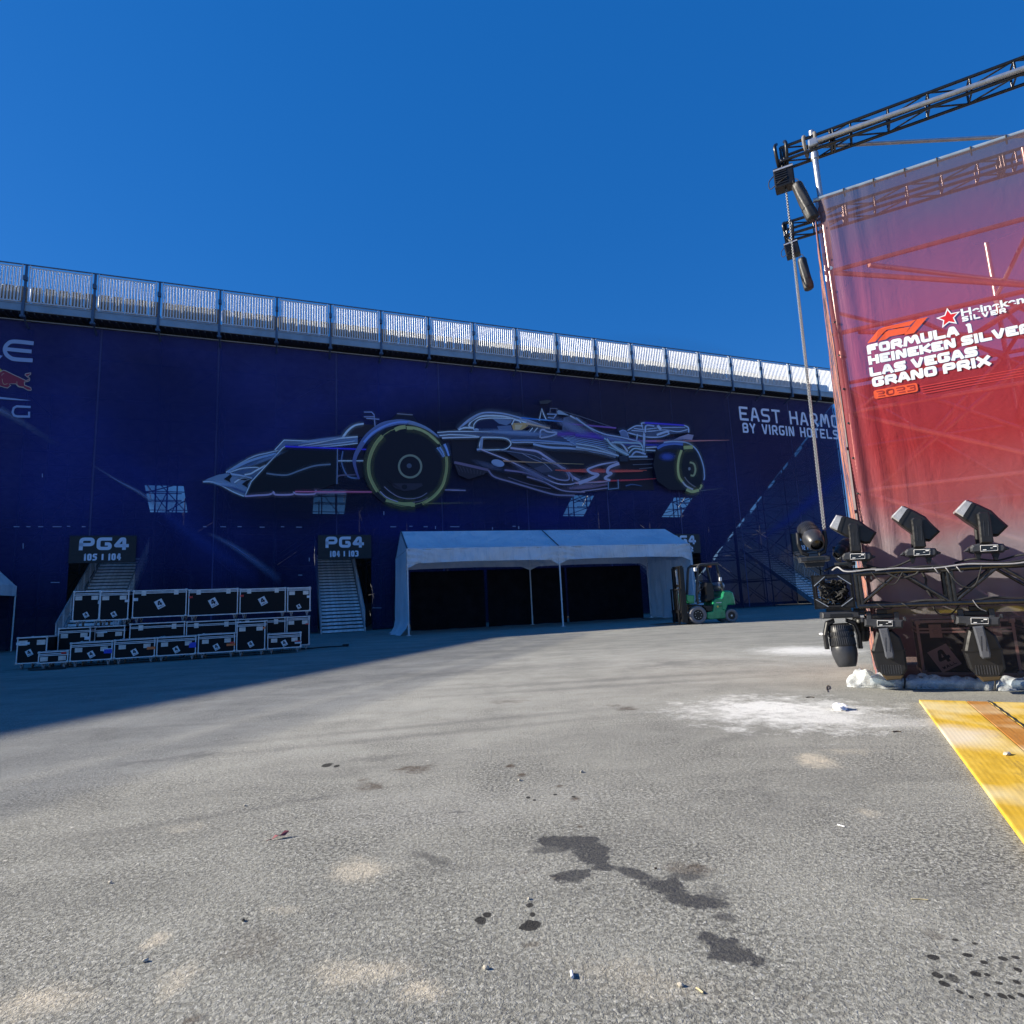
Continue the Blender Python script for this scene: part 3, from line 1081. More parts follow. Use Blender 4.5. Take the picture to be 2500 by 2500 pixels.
car.ell(840 + 1090 / 6.9, 1000 + 955 / 6.9, 42 / 6.9, 40 / 6.9, (.12, .14, .2))
car.fill(c3((705, 1170), (760, 1240), (860, 1250), (1300, 1250), (1320, 1290), (1180, 1360), (1000, 1380), (850, 1330)), (.055, .05, .075))
car.ell(840 + 1010 / 6.9, 1000 + 1310 / 6.9, 48 / 6.9, 42 / 6.9, (.022, .022, .034))
car.line(c3((670, 1305), (780, 1400), (920, 1480), (1100, 1510), (1270, 1480), (1390, 1410)), 1.5, (.28, .25, .33), 1.2)
for a in (((1560, 650), (1610, 720), (1665, 810)), ((1600, 640), (1650, 720), (1680, 800))):
    car.line(c3(*a), 4, (.26, .38, .62), 2)
car.line(c3((1680, 590), (1720, 680), (1755, 790)), 5, (.28, .42, .75), 3)
car.line(c3((1690, 1360), (1932, 1362)), 1.8, (.34, .3, .45), smooth=False)
car.line(c1((0, 1052), (170, 1055)), 1.8, (.34, .3, .45), smooth=False)
car.line(c3((1320, 1590), (1932, 1580), (2400, 1575)), 5, (.28, .24, .1), 2, .8, True, fade=1)
# cockpit, halo, engine cover
car.fill(c1((-165, 372), (-80, 366), (0, 362), (80, 345), (260, 355), (480, 350), (600, 365), (720, 370), (900, 365), (1000, 318), (1200, 335), (1300, 345), (1330, 200), (1400, 178), (1550, 275), (1700, 385), (1932, 450), (1932, 600), (1700, 575), (1400, 500), (1000, 480), (700, 465), (500, 428), (300, 425), (0, 432), (-150, 436)), (.085, .12, .23))
car.fill(c1((1320, 200), (1400, 178), (1550, 275), (1750, 400), (1500, 390), (1310, 350)), (.14, .17, .27))
car.fill(c1((290, 355), (275, 270), (345, 215), (470, 208), (720, 212), (980, 300), (720, 365), (480, 345)), (.022, .026, .085))
car.fill(c1((480, 208), (720, 212), (700, 260), (650, 290), (560, 270)), (.2, .28, .45))
car.fill(c1((540, 300), (700, 290), (720, 345), (560, 350)), (.16, .22, .38))
for a, w_ in ((((85, 345), (200, 240), (330, 165), (450, 147), (620, 162), (800, 207), (950, 255), (1110, 318)), 5.5), (((205, 300), (240, 240), (330, 192), (450, 178), (650, 190), (800, 235), (1000, 292), (1160, 326)), 3),
              (((265, 345), (268, 280), (330, 222), (470, 205), (720, 210)), 1.8), (((205, 300), (230, 315), (265, 320)), 2.5), (((85, 345), (150, 320), (260, 322)), 3)):
    car.line(c1(*a), w_, (.36, .44, .62) if w_ > 4 else LB)
car.line(c1((120, 320), (330, 178), (450, 155), (620, 170), (800, 215)), 1.4, (.04, .05, .1))
car.ell(1100 + 295 / 4.83, 980 + 345 / 4.83, 6, 4, (.42, .52, .7))
car.fill(c1((700, 265), (860, 262), (912, 272), (900, 300), (830, 345), (730, 355), (718, 310)), (.72, .46, .2))
car.fill(c1((750, 285), (840, 285), (800, 340), (750, 340)), (.8, .62, .4))
car.line(c1((710, 285), (740, 225), (800, 240), (820, 265)), 2, LB, smooth=False)
for k in range(5):
    car.line(c1((880 + k * 28, 380), (930 + k * 28, 320)), 1.6, LB if k % 2 else (.05, .06, .1), smooth=False)
car.line(c1((880, 270), (1160, 325)), 4, (.6, .42, .3), 1, smooth=False)
car.line(c1((-165, 376), (-80, 370), (0, 365), (250, 365), (560, 372), (900, 372)), 1.6, LB)
car.line(c1((-140, 412), (-60, 406), (0, 402), (240, 412), (330, 430)), 2, LB)
car.line(c1((-110, 442), (0, 437), (200, 432), (320, 428)), 2.4, (.6, .66, .76))
car.line(c1((360, 430), (560, 435), (650, 450), (720, 490), (900, 490), (1100, 500), (1400, 520), (1700, 580), (1932, 642)), 2.6, (.5, .58, .74))
car.line(c1((960, 512), (1150, 550), (1400, 562), (1650, 592), (1932, 662)), 4, (.34, .44, .64))
car.line(c1((700, 468), (1000, 470), (1300, 495), (1600, 530), (1932, 600)), 3, (.2, .3, .52))
for k in range(9):
    y = 385 + k * 22
    car.line(c1((1180 + k * 35, y - 30), (1400 + k * 20, y + 10), (1650, y + 45), (1932, y + 95)), 1.5, (.28, .4, .66), 1)
car.line(c1((1040, 440), (1045, 360), (1080, 345), (1130, 370), (1240, 385), (1160, 420), (1050, 440)), 3, (.42, .46, .62))
car.line(c1((1030, 240), (1060, 95), (1080, 160), (1115, 235)), 1.8, LB, smooth=False)
car.line(c1((1120, 160), (1230, 165), (1200, 210), (1130, 200)), 2, (.3, .38, .55), smooth=False)
car.line(c1((1155, 150), (1160, 95), (1240, 98), (1235, 160)), 1, (.2, .2, .25), smooth=False)
car.fill(c1((1240, 130), (1258, 112), (1390, 180), (1310, 170), (1245, 165)), (.36, .46, .6))
car.line(c1((1390, 180), (1550, 275), (1700, 385), (1800, 430), (1932, 480)), 2.6, (.5, .56, .7))
car.line(c1((1260, 115), (1500, 185), (1932, 330)), 1, (.16, .16, .2), smooth=False)
car.fill(c1((1030, 10), (1130, -5), (1180, 5), (1130, 40), (1040, 45)), (.07, .07, .08))
car.line(c1((820, 205), (960, 220), (1310, 250)), 5, (.06, .26, .75), 4, .9, True)
car.line(c1((1000, 225), (1200, 240)), 3, (.16, .45, .9), 2, .9, True, smooth=False)
car.line(c1((1330, 275), (1600, 295), (1932, 325)), 5, (.3, .14, .5), 5, .9, True)
car.line(c1((1240, 400), (1500, 390), (1750, 420), (1932, 460)), 18, (.16, .07, .42), 22, .85, True)
# intake and side pod
car.line(c1((350, 440), (340, 570), (560, 580), (640, 570), (690, 530), (690, 490), (650, 455), (560, 440), (350, 438)), 1.8, LB)
car.fill(c1((340, 440), (372, 445), (360, 575), (330, 565)), (.34, .42, .6))
car.line(c1((295, 580), (350, 572)), 3.5, (.34, .42, .6), smooth=False)
car.fill(c1((700, 570), (850, 590), (1000, 610), (1100, 670), (1250, 775), (1360, 860), (1380, 930), (1250, 940), (1050, 850), (850, 730), (640, 610)), (.05, .052, .085))
car.fill(c1((960, 800), (1080, 760), (1170, 800), (1180, 840), (1050, 850)), (.1, .1, .16))
car.line(c1((345, 578), (500, 640), (700, 722), (900, 822), (1100, 922), (1250, 980), (1400, 985), (1500, 950), (1580, 930)), 2, LV)
car.line(c1((690, 560), (850, 580), (1000, 600), (1100, 660), (1250, 762), (1350, 832), (1420, 900), (1500, 940)), 3.4, (.46, .42, .6), 5)
car.line(c1((560, 585), (800, 620), (960, 650), (1060, 700)), 1.2, (.2, .22, .32))
car.line(c1((820, 620), (950, 690), (1080, 740), (1180, 830)), 1.4, (.24, .24, .34))
car.line(c1((1060, 680), (1180, 735), (1300, 790), (1375, 890), (1360, 938), (1250, 930), (1130, 882)), 2.6, (.3, .28, .42))
car.line(c1((1310, 790), (1400, 870), (1420, 950)), 2.2, (.3, .28, .42))
car.line(c1((620, 820), (820, 845), (960, 880), (1075, 935)), 3.4, (.26, .2, .34), 2)
car.line(c1((30, 732), (150, 757), (430, 820)), 5.5, (.2, .15, .24))
car.fill(c1((30, 745), (430, 835), (380, 870), (200, 930), (80, 880)), (.045, .038, .055))
for k in range(9):
    car.line(c1((50 + k * 42, 765 + k * 9), (95 + k * 34, 840 + k * 5)), .7, (.1, .09, .12), smooth=False)
car.line(c1((430, 822), (500, 900), (700, 962), (900, 1022), (1100, 1082), (1240, 1112), (1440, 1118)), 3, (.26, .22, .34))
car.line(c1((660, 905), (900, 985), (1160, 1040)), 1.5, (.16, .13, .2))
car.line(c1((880, 900), (1080, 960), (1300, 1060), (1560, 1078)), 2.2, (.36, .3, .44))
car.line(c1((1380, 1035), (1600, 1025), (1830, 985)), 4, (.2, .13, .2))
car.line(c1((1520, 1070), (1830, 1030)), 1.8, (.36, .3, .44), smooth=False)
car.ell(1100 + 540 / 4.83, 980 + 740 / 4.83, 16, 8.5, (.38, .48, .7), rot=.25)
car.line(c1((600, 712), (900, 728), (1550, 752)), 6, (.75, .4, .26), 2, .95, True, c1=(.5, .38, .2))
# light streaks at the tail
car.line(c2((-250, 765), (120, 765), (420, 770), (880, 765)), 3, (.8, .14, .1), 2, .9, True, wm=11)
car.line(c2((-150, 775), (300, 778), (830, 778)), 2, (.98, .12, .1), 2, 1, True, wm=9)
car.line(c2((0, 925), (420, 895), (720, 885), (1020, 866)), 3, (.85, .08, .1), 1, .95, True, wm=5)
car.line(c2((0, 925), (400, 905)), 2.5, (.6, .4, .5), 2, smooth=False)
car.line(c2((0, 325), (250, 350), (520, 385), (800, 405)), 20, (.14, .07, .5), 14, .9, True)
car.line(c2((520, 405), (840, 405), (1400, 402), (1900, 392)), 7, (.36, .16, .62), 1.5, 1, True, wm=8, c1=(.75, .3, .16))
car.line(c2((1000, 404), (1400, 402), (1750, 396)), 3, (.98, .28, .22), 1.5, 1, True)
car.line(c2((560, 440), (840, 450), (1050, 455)), 13, (.05, .06, .5), 10, .8, True)
for a, w_, w1_ in ((((520, 660), (330, 690), (200, 730), (150, 760), (200, 800), (275, 820), (190, 870), (40, 925)), 2.2, 7), (((540, 680), (420, 730), (395, 790), (440, 805), (375, 850), (370, 870), (430, 890)), 7, 5)):
    car.line(c2(*a), w_, (.46, .44, .6), w1_)
car.line(c2((405, 905), (405, 1000), (530, 985), (525, 880)), 1.5, (.2, .28, .42), smooth=False)
car.line(c2((620, 960), (700, 940), (820, 960)), 7, (.08, .13, .26), 3, .9, True)
# soft sheen on the bodywork
for x_, y_, rx_, ry_, c_, a_, ro_ in ((1255, 1060, 120, 10, (.3, .42, .7), .7, .06), (1390, 1045, 60, 14, (.32, .38, .62), .6, .45), (1300, 1160, 70, 14, (.24, .24, .4), .6, .45), (1420, 1190, 60, 8, (.4, .3, .45), .6, -.1), (780, 1078, 80, 6, (.4, .52, .8), .7, -.14),
                                   (650, 1125, 60, 6, (.3, .42, .65), .6, -.4), (545, 1185, 45, 7, (.5, .62, .85), .6, .2), (1500, 1075, 60, 9, (.24, .36, .66), .7, .2), (1610, 1055, 60, 10, (.3, .36, .6), .6, .05), (1190, 1140, 50, 10, (.16, .17, .28), .6, .3)):
    car.ell(x_, y_, rx_, ry_, c_, a_, True, 32, ro_)
# rear wing
car.fill(c2((640, 285), (740, 215), (830, 205), (850, 182), (1340, 212), (1390, 235), (1395, 295), (1160, 320), (1050, 350), (900, 358), (750, 330)), (.085, .11, .2))
for a, w_ in ((((1000, 190), (830, 182), (820, 215), (850, 330)), 2.2), (((640, 275), (740, 220), (830, 220)), 2), (((640, 300), (760, 332), (900, 357), (1050, 352), (1160, 312)), 2.4), (((690, 275), (900, 285), (1100, 268), (1260, 290), (1385, 262)), 1.8),
              (((720, 250), (850, 262), (1050, 240), (1350, 235)), 1.6), (((1340, 212), (1390, 240), (1395, 300)), 2.2), (((860, 300), (870, 215), (970, 220)), 3), (((1010, 212), (1050, 265)), 5), (((1000, 330), (1120, 290), (1150, 300)), 4)):
    car.line(c2(*a), w_, (.42, .5, .68))
car.line(c2((850, 182), (1100, 196), (1340, 212)), 3, (.08, .06, .6), 2.5, smooth=False)
car.line(c2((845, 320), (838, 560)), 4.5, (.38, .46, .62), 4, smooth=False)
car.line(c2((762, 320), (750, 400)), 2.4, (.38, .46, .62), smooth=False)
car.fill(c2((1195, 395), (1280, 355), (1385, 320), (1455, 332), (1435, 392), (1350, 385), (1260, 395)), (.42, .36, .5))
car.line(c2((540, 300), (580, 280), (625, 300), (655, 390)), 5, (.26, .34, .55), 2)
car.fill(c2((540, 300), (590, 275), (630, 300), (655, 385), (560, 360)), (.18, .24, .42))
for a in (((0, 120), (150, 230), (350, 320), (560, 360), (760, 410), (810, 440)), ((0, 440), (250, 482), (520, 585)), ((0, 482), (300, 532), (530, 590)), ((350, 372), (480, 470), (640, 560)), ((440, 425), (560, 442), (640, 540)),
          ((470, 420), (660, 430), (800, 445), (830, 560)), ((640, 500), (700, 470), (800, 480)), ((650, 560), (720, 500), (850, 520)), ((680, 600), (740, 540), (860, 570)), ((860, 490), (1000, 480)), ((860, 520), (980, 525)), ((650, 600), (880, 600)),
          ((400, 480), (520, 530), (640, 590)), ((380, 380), (430, 450), (530, 520), (650, 580))):
    car.line(c2(*a), 2 + rnd.random() * 1.2, (.34 + rnd.random() * .14, .43 + rnd.random() * .1, .62))
car.fill(c2((525, 590), (640, 590), (640, 660), (540, 660)), (.04, .05, .08))
for a in (((660, 640), (950, 630)), ((700, 700), (940, 690)), ((780, 750), (940, 735))):
    car.line(c2(*a), 1.2, (.14, .15, .2), smooth=False)
# rear tyre
car.fill(c2((985, 520), (1040, 460), (1100, 432), (1210, 415), (1360, 432), (1450, 480), (1330, 700), (1320, 900), (1360, 1015), (1150, 1010), (1000, 900), (950, 700)), (.022, .022, .034))
car.line(c2((1000, 500), (1080, 455), (1200, 432), (1320, 440)), 6, (.1, .18, .5), 9)
car.ell(1400 + 1125 / 5.084, 1000 + 600 / 5.084, 24, 13, (.08, .13, .5), .95, True)
car.ell(1400 + 1420 / 5.084, 1000 + 745 / 5.084, 160 / 5.084, 300 / 5.084, (.02, .021, .034))
car.line(c2((1080, 425), (1200, 412), (1350, 425), (1440, 470), (1510, 555), (1565, 700), (1582, 830), (1575, 890)), 2.5, (.36, .45, .62), 2)
car.line(c2((1300, 520), (1268, 620), (1255, 740), (1270, 850), (1310, 910)), 4.4, YE)
car.line(c2((1325, 490), (1440, 482)), 8, (.42, .43, .18), smooth=False)
car.line(c2((1360, 1000), (1430, 1030), (1515, 1012)), 8, YE, 6)
car.line(c2((1310, 910), (1360, 965), (1440, 1005)), 3, (.5, .48, .5))
car.line(c2((1335, 850), (1390, 920), (1470, 975)), 2, (.2, .18, .2))
car.line(c2((1400, 670), (1450, 690), (1470, 760), (1450, 830), (1410, 830)), 3.4, (.34, .36, .2))
car.ell(1400 + 1395 / 5.084, 1000 + 750 / 5.084, 3, 4, (.3, .32, .36))
car.line(c2((1530, 950), (1545, 960), (1520, 1005)), 3, YE)
car.line(c2((1530, 1022), (1680, 1003), (1850, 980)), 3, (.26, .25, .22), 2, .8, True, fade=1)
car.build('racing_car_print', INK, banner)

# lettering
ink = (.78, .83, .98)
lt = Print(lambda x, y: (x, y), -.03)
a0, z0 = onw(1806, 1026)
a1, z1 = onw(2046, 1026)
zt_ = onw(1803, 992)[1]
letters(lt, 'EAST HARMO', a0, a1, z0, zt_ - z0, .19, ink, .26, .2, wide={'M': 1.2})
a0, z0 = onw(1813, 1056.5)
a1 = onw(2044, 1060)[0]
zt_ = onw(1811, 1032)[1]
letters(lt, 'BY VIRGIN HOTELS', a0, a1, z0, zt_ - z0, .155, ink, .26, .2)
lt.build('hotel_lettering', INK, banner)
cl = T(0, 800, 7.73)
lg = Print(onw, -.03)
BL = (.36, .46, .68)
lg.line(cl((640, 300), (270, 265), (150, 310), (95, 400), (120, 500), (200, 570), (300, 600), (620, 622)), 9.6, BL)
lg.line(cl((100, 405), (600, 455)), 9, BL, smooth=False)
lg.fill(cl((-140, 505), (55, 533), (10, 585), (-140, 580)), BL)
lg.ell(-10, 920, 20, 24, (.62, .5, .12))
body = [(-160, 900), (0, 840), (70, 800), (130, 820), (260, 885), (360, 930), (420, 960), (490, 995), (530, 985), (540, 960), (470, 900), (480, 870), (530, 860), (590, 850), (590, 890), (540, 920), (575, 970), (565, 1010), (520, 1030), (470, 1035), (475, 1085), (540, 1110), (590, 1130), (605, 1180), (580, 1195), (520, 1185), (440, 1140), (350, 1125), (315, 1090), (300, 1070), (180, 1065), (215, 1095), (150, 1150), (60, 1130), (-10, 1105), (-160, 1120)]
lg.fill(cl(*body), (.62, .52, .42))
cx_, cy_ = 230, 990
inner = []
for i, (x, y) in enumerate(body):
    A = Vector(body[i - 1]); Bv = Vector((x, y)); Cv = Vector(body[(i + 1) % len(body)])
    d1, d2 = (Bv - A).normalized(), (Cv - Bv).normalized()
    n_ = Vector((-d1.y, d1.x)) + Vector((-d2.y, d2.x))
    n_ = n_ / max(.9, n_.length_squared / 2)
    inner.append(tuple(Bv + n_ * 12))
lg.fill(cl(*inner), (.34, .05, .085))
lg.line(cl((325, 1020), (330, 1080), (380, 1115), (460, 1125)), 1.3, (.62, .45, .3))
lg.line(cl((45, 970), (60, 1040), (90, 1075), (150, 1060)), 1.3, (.62, .45, .3))
lg.line(cl((35, 910), (55, 880), (85, 868)), 1.6, (.6, .35, .32))
lg.fill(cl((-200, 1315), (0, 1310), (595, 1378), (400, 1378), (0, 1350), (-200, 1345)), BL)
lg.line(cl((585, 1502), (320, 1490), (265, 1520), (243, 1600), (270, 1660), (330, 1680), (555, 1682), (555, 1590)), 5.2, BL, smooth=False)
lg.build('team_emblem', INK, banner)
# pale dashes painted on for daylight showing through slits in the banner
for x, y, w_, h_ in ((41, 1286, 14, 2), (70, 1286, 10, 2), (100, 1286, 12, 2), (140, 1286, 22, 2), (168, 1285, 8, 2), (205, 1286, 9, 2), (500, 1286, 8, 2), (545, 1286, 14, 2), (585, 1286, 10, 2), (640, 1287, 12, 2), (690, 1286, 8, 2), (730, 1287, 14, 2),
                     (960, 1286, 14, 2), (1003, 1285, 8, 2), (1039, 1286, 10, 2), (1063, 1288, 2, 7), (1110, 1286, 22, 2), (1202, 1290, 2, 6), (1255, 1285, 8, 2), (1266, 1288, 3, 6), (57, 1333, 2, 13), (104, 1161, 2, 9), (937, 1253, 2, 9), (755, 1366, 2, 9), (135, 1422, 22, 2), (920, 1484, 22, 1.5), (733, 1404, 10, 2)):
    daylight_ink = Print(onw, -.03)
    daylight_ink.fill([(x - w_ / 2, y - h_ / 2), (x + w_ / 2, y - h_ / 2 + .3), (x + w_ / 2, y + h_ / 2), (x - w_ / 2, y + h_ / 2)], (.5, .55, .65), .75)
    daylight_ink.build('daylight_dash', INK, banner)

# gate signs above the stairways
SIGNM = M('sign_black', (.022, .022, .024), .6, 0, .15, 2)
nums = ['105 | 104', '104 | 103', '103 | 102', '102 | 101']
wher = ['behind the flight cases', 'above the pale open staircase', 'half hidden behind the white tent', 'behind the stage lights']
for d, nn, wh in zip(doors, nums, wher):
    s_ = tag(empty('gate_sign', STAND.o + STAND.a * d[0] - STAND.b * .1 + Vector((0, 0, DOORZ)), R(STAND.deg)), 'black gate sign reading PG4 and %s, %s' % (nn.replace(' |', ' and'), wh), 'sign', 'gate signs on the grandstand')
    W = d[1] - d[0]
    MB().bb((0, 0, 0), (W, .06, 1.42), bev=.01).build('board', SIGNM, s_)
    pr2 = Print(lambda x, y: (x, y), -.006, -.002)
    letters(pr2, 'PG4', .42, 2.62, .66, .66, .17, (.74, .79, .9), .13, .22)
    letters(pr2, nn, .66, 2.3, .12, .36, .085, (.78, .82, .92), .2, .2, sp=.6)
    pr2.build('lettering', INK, s_)

# ------------------------------------------------------------------ stairs through the banner
STEPM = M('step_board', (.88, .88, .88), .6, 0, .3, 4)
STAIRM = M('stair_aluminium', (.6, .62, .65), .4, .6, .12, 5)


def staircase(label, x0):
    r_ = tag(empty('staircase', STAND.o + STAND.a * (x0 + .1) - STAND.b * 1.6, R(STAND.deg)), label, 'staircase', 'stairways into the grandstand')
    W, rise, run, N = 2.35, .2, .3, 25
    sm = None
    for k in range(N):
        if sm is None:
            b_ = MB()
            b_.bb((.06, .0, .17), (W - .06, run + .02, .2), 1)
            b_.bb((.05, -.02, .035), (W - .05, .012, .165), 0, .006)
            sm = b_.build('step', [STEPM, STEEL_D], r_)
            a_ = sm
        else:
            a_ = sm.copy()
            col.objects.link(a_)
        a_.location = (0, k * run, k * rise)
    for x in (0, W):
        m_ = MB()
        m_.prism([(-.1, 0), (.25, 0), (N * run, N * rise - .15), (N * run, N * rise + .15), (-.1, .22)], x - .03, x + .03, lambda a, b, c: (b, a, c))
        m_.build('stringer', STAIRM, r_)
        m_ = MB()
        tp_ = lambda y, h: (x, y, y / run * rise + .2 + h)
        m_.tube(tp_(-.05, 1.05), tp_(N * run, 1.05), .03, 6)
        m_.tube(tp_(-.05, .2), tp_(N * run, .2), .02, 6)
        for k in range(0, 46):
            y = k * .165
            m_.tube(tp_(y, .2 if k % 6 else -.1), tp_(y, 1.05), .013 if k % 6 else .028, 5)
        m_.build('hand_railing', STAIRM, r_)
    return r_


staircase('pale staircase with railings rising behind the stacked flight cases', doors[0][0])
staircase('open staircase of worn white boards under the PG4 104 103 sign', doors[1][0])
staircase('staircase with white balusters partly hidden by the green forklift', doors[2][0])
staircase('bluish staircase with balusters seen past the end of the lighting truss', doors[3][0])
# ------------------------------------------------------------------ white frame tents
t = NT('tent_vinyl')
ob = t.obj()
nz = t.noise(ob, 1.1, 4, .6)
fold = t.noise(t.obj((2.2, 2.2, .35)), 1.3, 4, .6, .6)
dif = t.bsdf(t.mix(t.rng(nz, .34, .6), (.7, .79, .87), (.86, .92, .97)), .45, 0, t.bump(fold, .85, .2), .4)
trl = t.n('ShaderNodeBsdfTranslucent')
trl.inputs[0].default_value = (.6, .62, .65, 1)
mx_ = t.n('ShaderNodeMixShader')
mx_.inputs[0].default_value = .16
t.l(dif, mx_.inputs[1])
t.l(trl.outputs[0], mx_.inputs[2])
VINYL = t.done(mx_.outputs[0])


def wavy(p0, p1, z0, z1, amp=.05, nx=40, nz=10, foot=0.0, ph=0.0, nrm=(0, 1, 0)):
    m_ = MB()
    p0, p1, nv_ = Vector(p0), Vector(p1), Vector(nrm)
    vs = []
    for j in range(nz + 1):
        v = j / nz
        for i in range(nx + 1):
            u_ = i / nx
            d_ = amp * (math.sin(u_ * 23 + ph + v * 1.4) * .55 + math.sin(u_ * 41 + 1.3 * ph - v * 2.6) * .3 + math.sin(u_ * 9 + v * 5) * .35) * (1 - .75 * v)
            d_ += foot * max(0, .12 - v) / .12 * (1 + .4 * math.sin(u_ * 17))
            zz = z0 + (z1 - z0) * v
            if j == 0:
                zz += .03 * math.sin(u_ * 13 + ph)
            q = p0 + (p1 - p0) * u_ + nv_ * d_
            vs.append((q.x, q.y, max(.012, zz)))
    fs = [[j * (nx + 1) + i, j * (nx + 1) + i + 1, (j + 1) * (nx + 1) + i + 1, (j + 1) * (nx + 1) + i] for j in range(nz) for i in range(nx)]
    return m_.add(vs, fs, 0, True)


TL, TD, TE, TRZ, TV = 14.2, 4.4, 3.74, 4.78, .66
tent = tag(empty('frame_tent', TENT.o, R(TENT.deg)), 'long open white frame tent with two bays in front of the grandstand', 'tent', 'white event tents')
mb = MB()
H2 = TD / 2
nx = 36
for sgn in (0, 1):
    rows = []
    for j in range(7):
        v = j / 6
        y = (H2 * v) if sgn == 0 else TD - H2 * v
        row = []
        for i in range(nx + 1):
            x = TL * i / nx
            sag = (-.13 - .03 * math.sin(x * 5)) * math.sin(math.pi * v) * abs(math.sin(math.pi * x / (TL / 2)))
            row.append((x, y, TE + (TRZ - TE) * v + sag))
        rows.append(row)
    vs = [p for r_ in rows for p in r_]
    mb.add(vs, [[j * (nx + 1) + i, j * (nx + 1) + i + 1, (j + 1) * (nx + 1) + i + 1, (j + 1) * (nx + 1) + i] for j in range(6) for i in range(nx)], 0, True)
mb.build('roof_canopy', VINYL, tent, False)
SEAMD = M('tent_seam', (.06, .07, .09), .6)
for x in (0.0, TL / 2):
    mb = MB()
    mb.bar((x, -.01, TE + .02), (x, H2, TRZ + .02), .05, .02)
    mb.build('roof_seam', SEAMD, tent)
for x, outw in ((0, -1), (TL, 1)):
    mb = MB()
    mb.poly([(x + outw * .015, 0, TE), (x + outw * .015, TD, TE), (x + outw * .015, H2, TRZ)])
    w_ = wavy((x + outw * .02, 0, 0), (x + outw * .02, TD, 0), TE - TV, TE, .02, 20, 4, nrm=(1, 0, 0))
    mb.add(w_.v, w_.f, 0, True)
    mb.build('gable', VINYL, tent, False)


def valance(y, face):
    m_ = MB()
    nx, nz = 110, 8
    vs = []
    for j in range(nz + 1):
        v = j / nz
        for i in range(nx + 1):
            x = TL * i / nx
            q = (x % (TL / 2)) / (TL / 2)
            e = min(q, 1 - q) * TL / 2
            dip = .2 * max(0, 1 - e / .45)
            bottom = TE - TV + .05 * math.sin(math.pi * q) - dip
            z = TE + (bottom - TE) * v
            d = .06 * v * math.sin(x * 2.1 + 2 * v) + .05 * math.exp(-e * .9) * math.sin((e - v * 2.4) * 7) + .02 * math.sin(x * 7.3 - v * 3) * v + .05 * v * math.exp(-e * 1.5) * math.sin(e * 9 + v * 5)
            vs.append((x, y + face * (.03 + d), z))
    return m_.add(vs, [[j * (nx + 1) + i, j * (nx + 1) + i + 1, (j + 1) * (nx + 1) + i + 1, (j + 1) * (nx + 1) + i] for j in range(nz) for i in range(nx)], 0, True)


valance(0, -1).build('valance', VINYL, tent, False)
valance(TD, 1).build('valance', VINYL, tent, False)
for x in (0, TL / 2, TL):
    for y in (0, TD):
        mb = MB()
        mb.tube((x, y, 0), (x, y, TE), .035, 10)
        mb.tube((x, y, 0), (x, y, .5), .042, 10)
        mb.box((x, y, .01), (.18, .18, .02))
        if y == 0 and x == TL / 2:
            mb.tube((x, y, 1.2), (x, y, 1.26), .045, 10)
        mb.build('leg', WHITEP, tent)
mb = MB()
for x in (0, TL / 2, TL):
    mb.tube((x, 0, TE - .04), (x, H2, TRZ - .05), .03, 6)
    mb.tube((x, TD, TE - .04), (x, H2, TRZ - .05), .03, 6)
    mb.tube((x, 0, TE - .05), (x, TD, TE - .05), .03, 6)
for y, z in ((0, TE - .05), (TD, TE - .05), (H2, TRZ - .06)):
    mb.tube((0, y, z), (TL, y, z), .03, 6)
mb.build('roof_frame', GALV, tent)
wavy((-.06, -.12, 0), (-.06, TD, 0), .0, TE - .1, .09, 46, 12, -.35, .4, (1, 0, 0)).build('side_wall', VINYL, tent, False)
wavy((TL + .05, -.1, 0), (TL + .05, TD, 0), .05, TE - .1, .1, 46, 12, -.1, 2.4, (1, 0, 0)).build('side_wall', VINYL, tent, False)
# a loose pole and dark back sheets inside
for x, h in ((4.9, 2.75), (9.9, 2.3)):
    MB().tube((x, TD + .4, 0), (x - .05, TD + .4, h), .028, 6).build('back_pole', GALV, tent)
DRAPE = M('black_drape', (.013, .013, .016), .9, 0, .3, 2, spec=.1)
for x0_, x1_ in ((.7, 4.6), (4.75, 9.2), (9.3, 13.9)):
    wavy((x0_, TD + .25, 0), (x1_, TD + .25, 0), .0, 3.0, .08, 40, 8, 0, x0_).build('back_drape', DRAPE, tent, False)
# neighbouring tent cut by the left edge
q_ = gnd(-75, 1606)
tent2 = tag(empty('frame_tent', (q_.x - 5.65, q_.y, 0), R(TENT.deg)), 'white tent of which only the right end shows at the left edge', 'tent', 'white event tents')
mb = MB()
e2, r2, d2 = 3.15, 4.25, 3.6
mb.poly([(0, 0, e2), (4.6, 0, e2), (4.2, d2 / 2, r2), (0, d2 / 2, r2)])
mb.poly([(0, d2, e2), (4.6, d2, e2), (4.2, d2 / 2, r2), (0, d2 / 2, r2)])
mb.poly([(4.6, 0, e2), (4.6, d2, e2), (4.2, d2 / 2, r2)])
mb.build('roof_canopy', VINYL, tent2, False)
mb = MB()
mb.bb((0, -.03, e2 - .5), (4.64, -.01, e2))
mb.bb((4.62, -.03, e2 - .5), (4.64, d2, e2))
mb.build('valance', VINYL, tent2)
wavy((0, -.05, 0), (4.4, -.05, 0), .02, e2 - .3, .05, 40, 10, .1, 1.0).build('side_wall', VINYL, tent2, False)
for x in (0, 4.6):
    for y in (.05, d2):
        MB().tube((x, y, 0), (x, y, e2), .035, 8).build('leg', WHITEP, tent2)

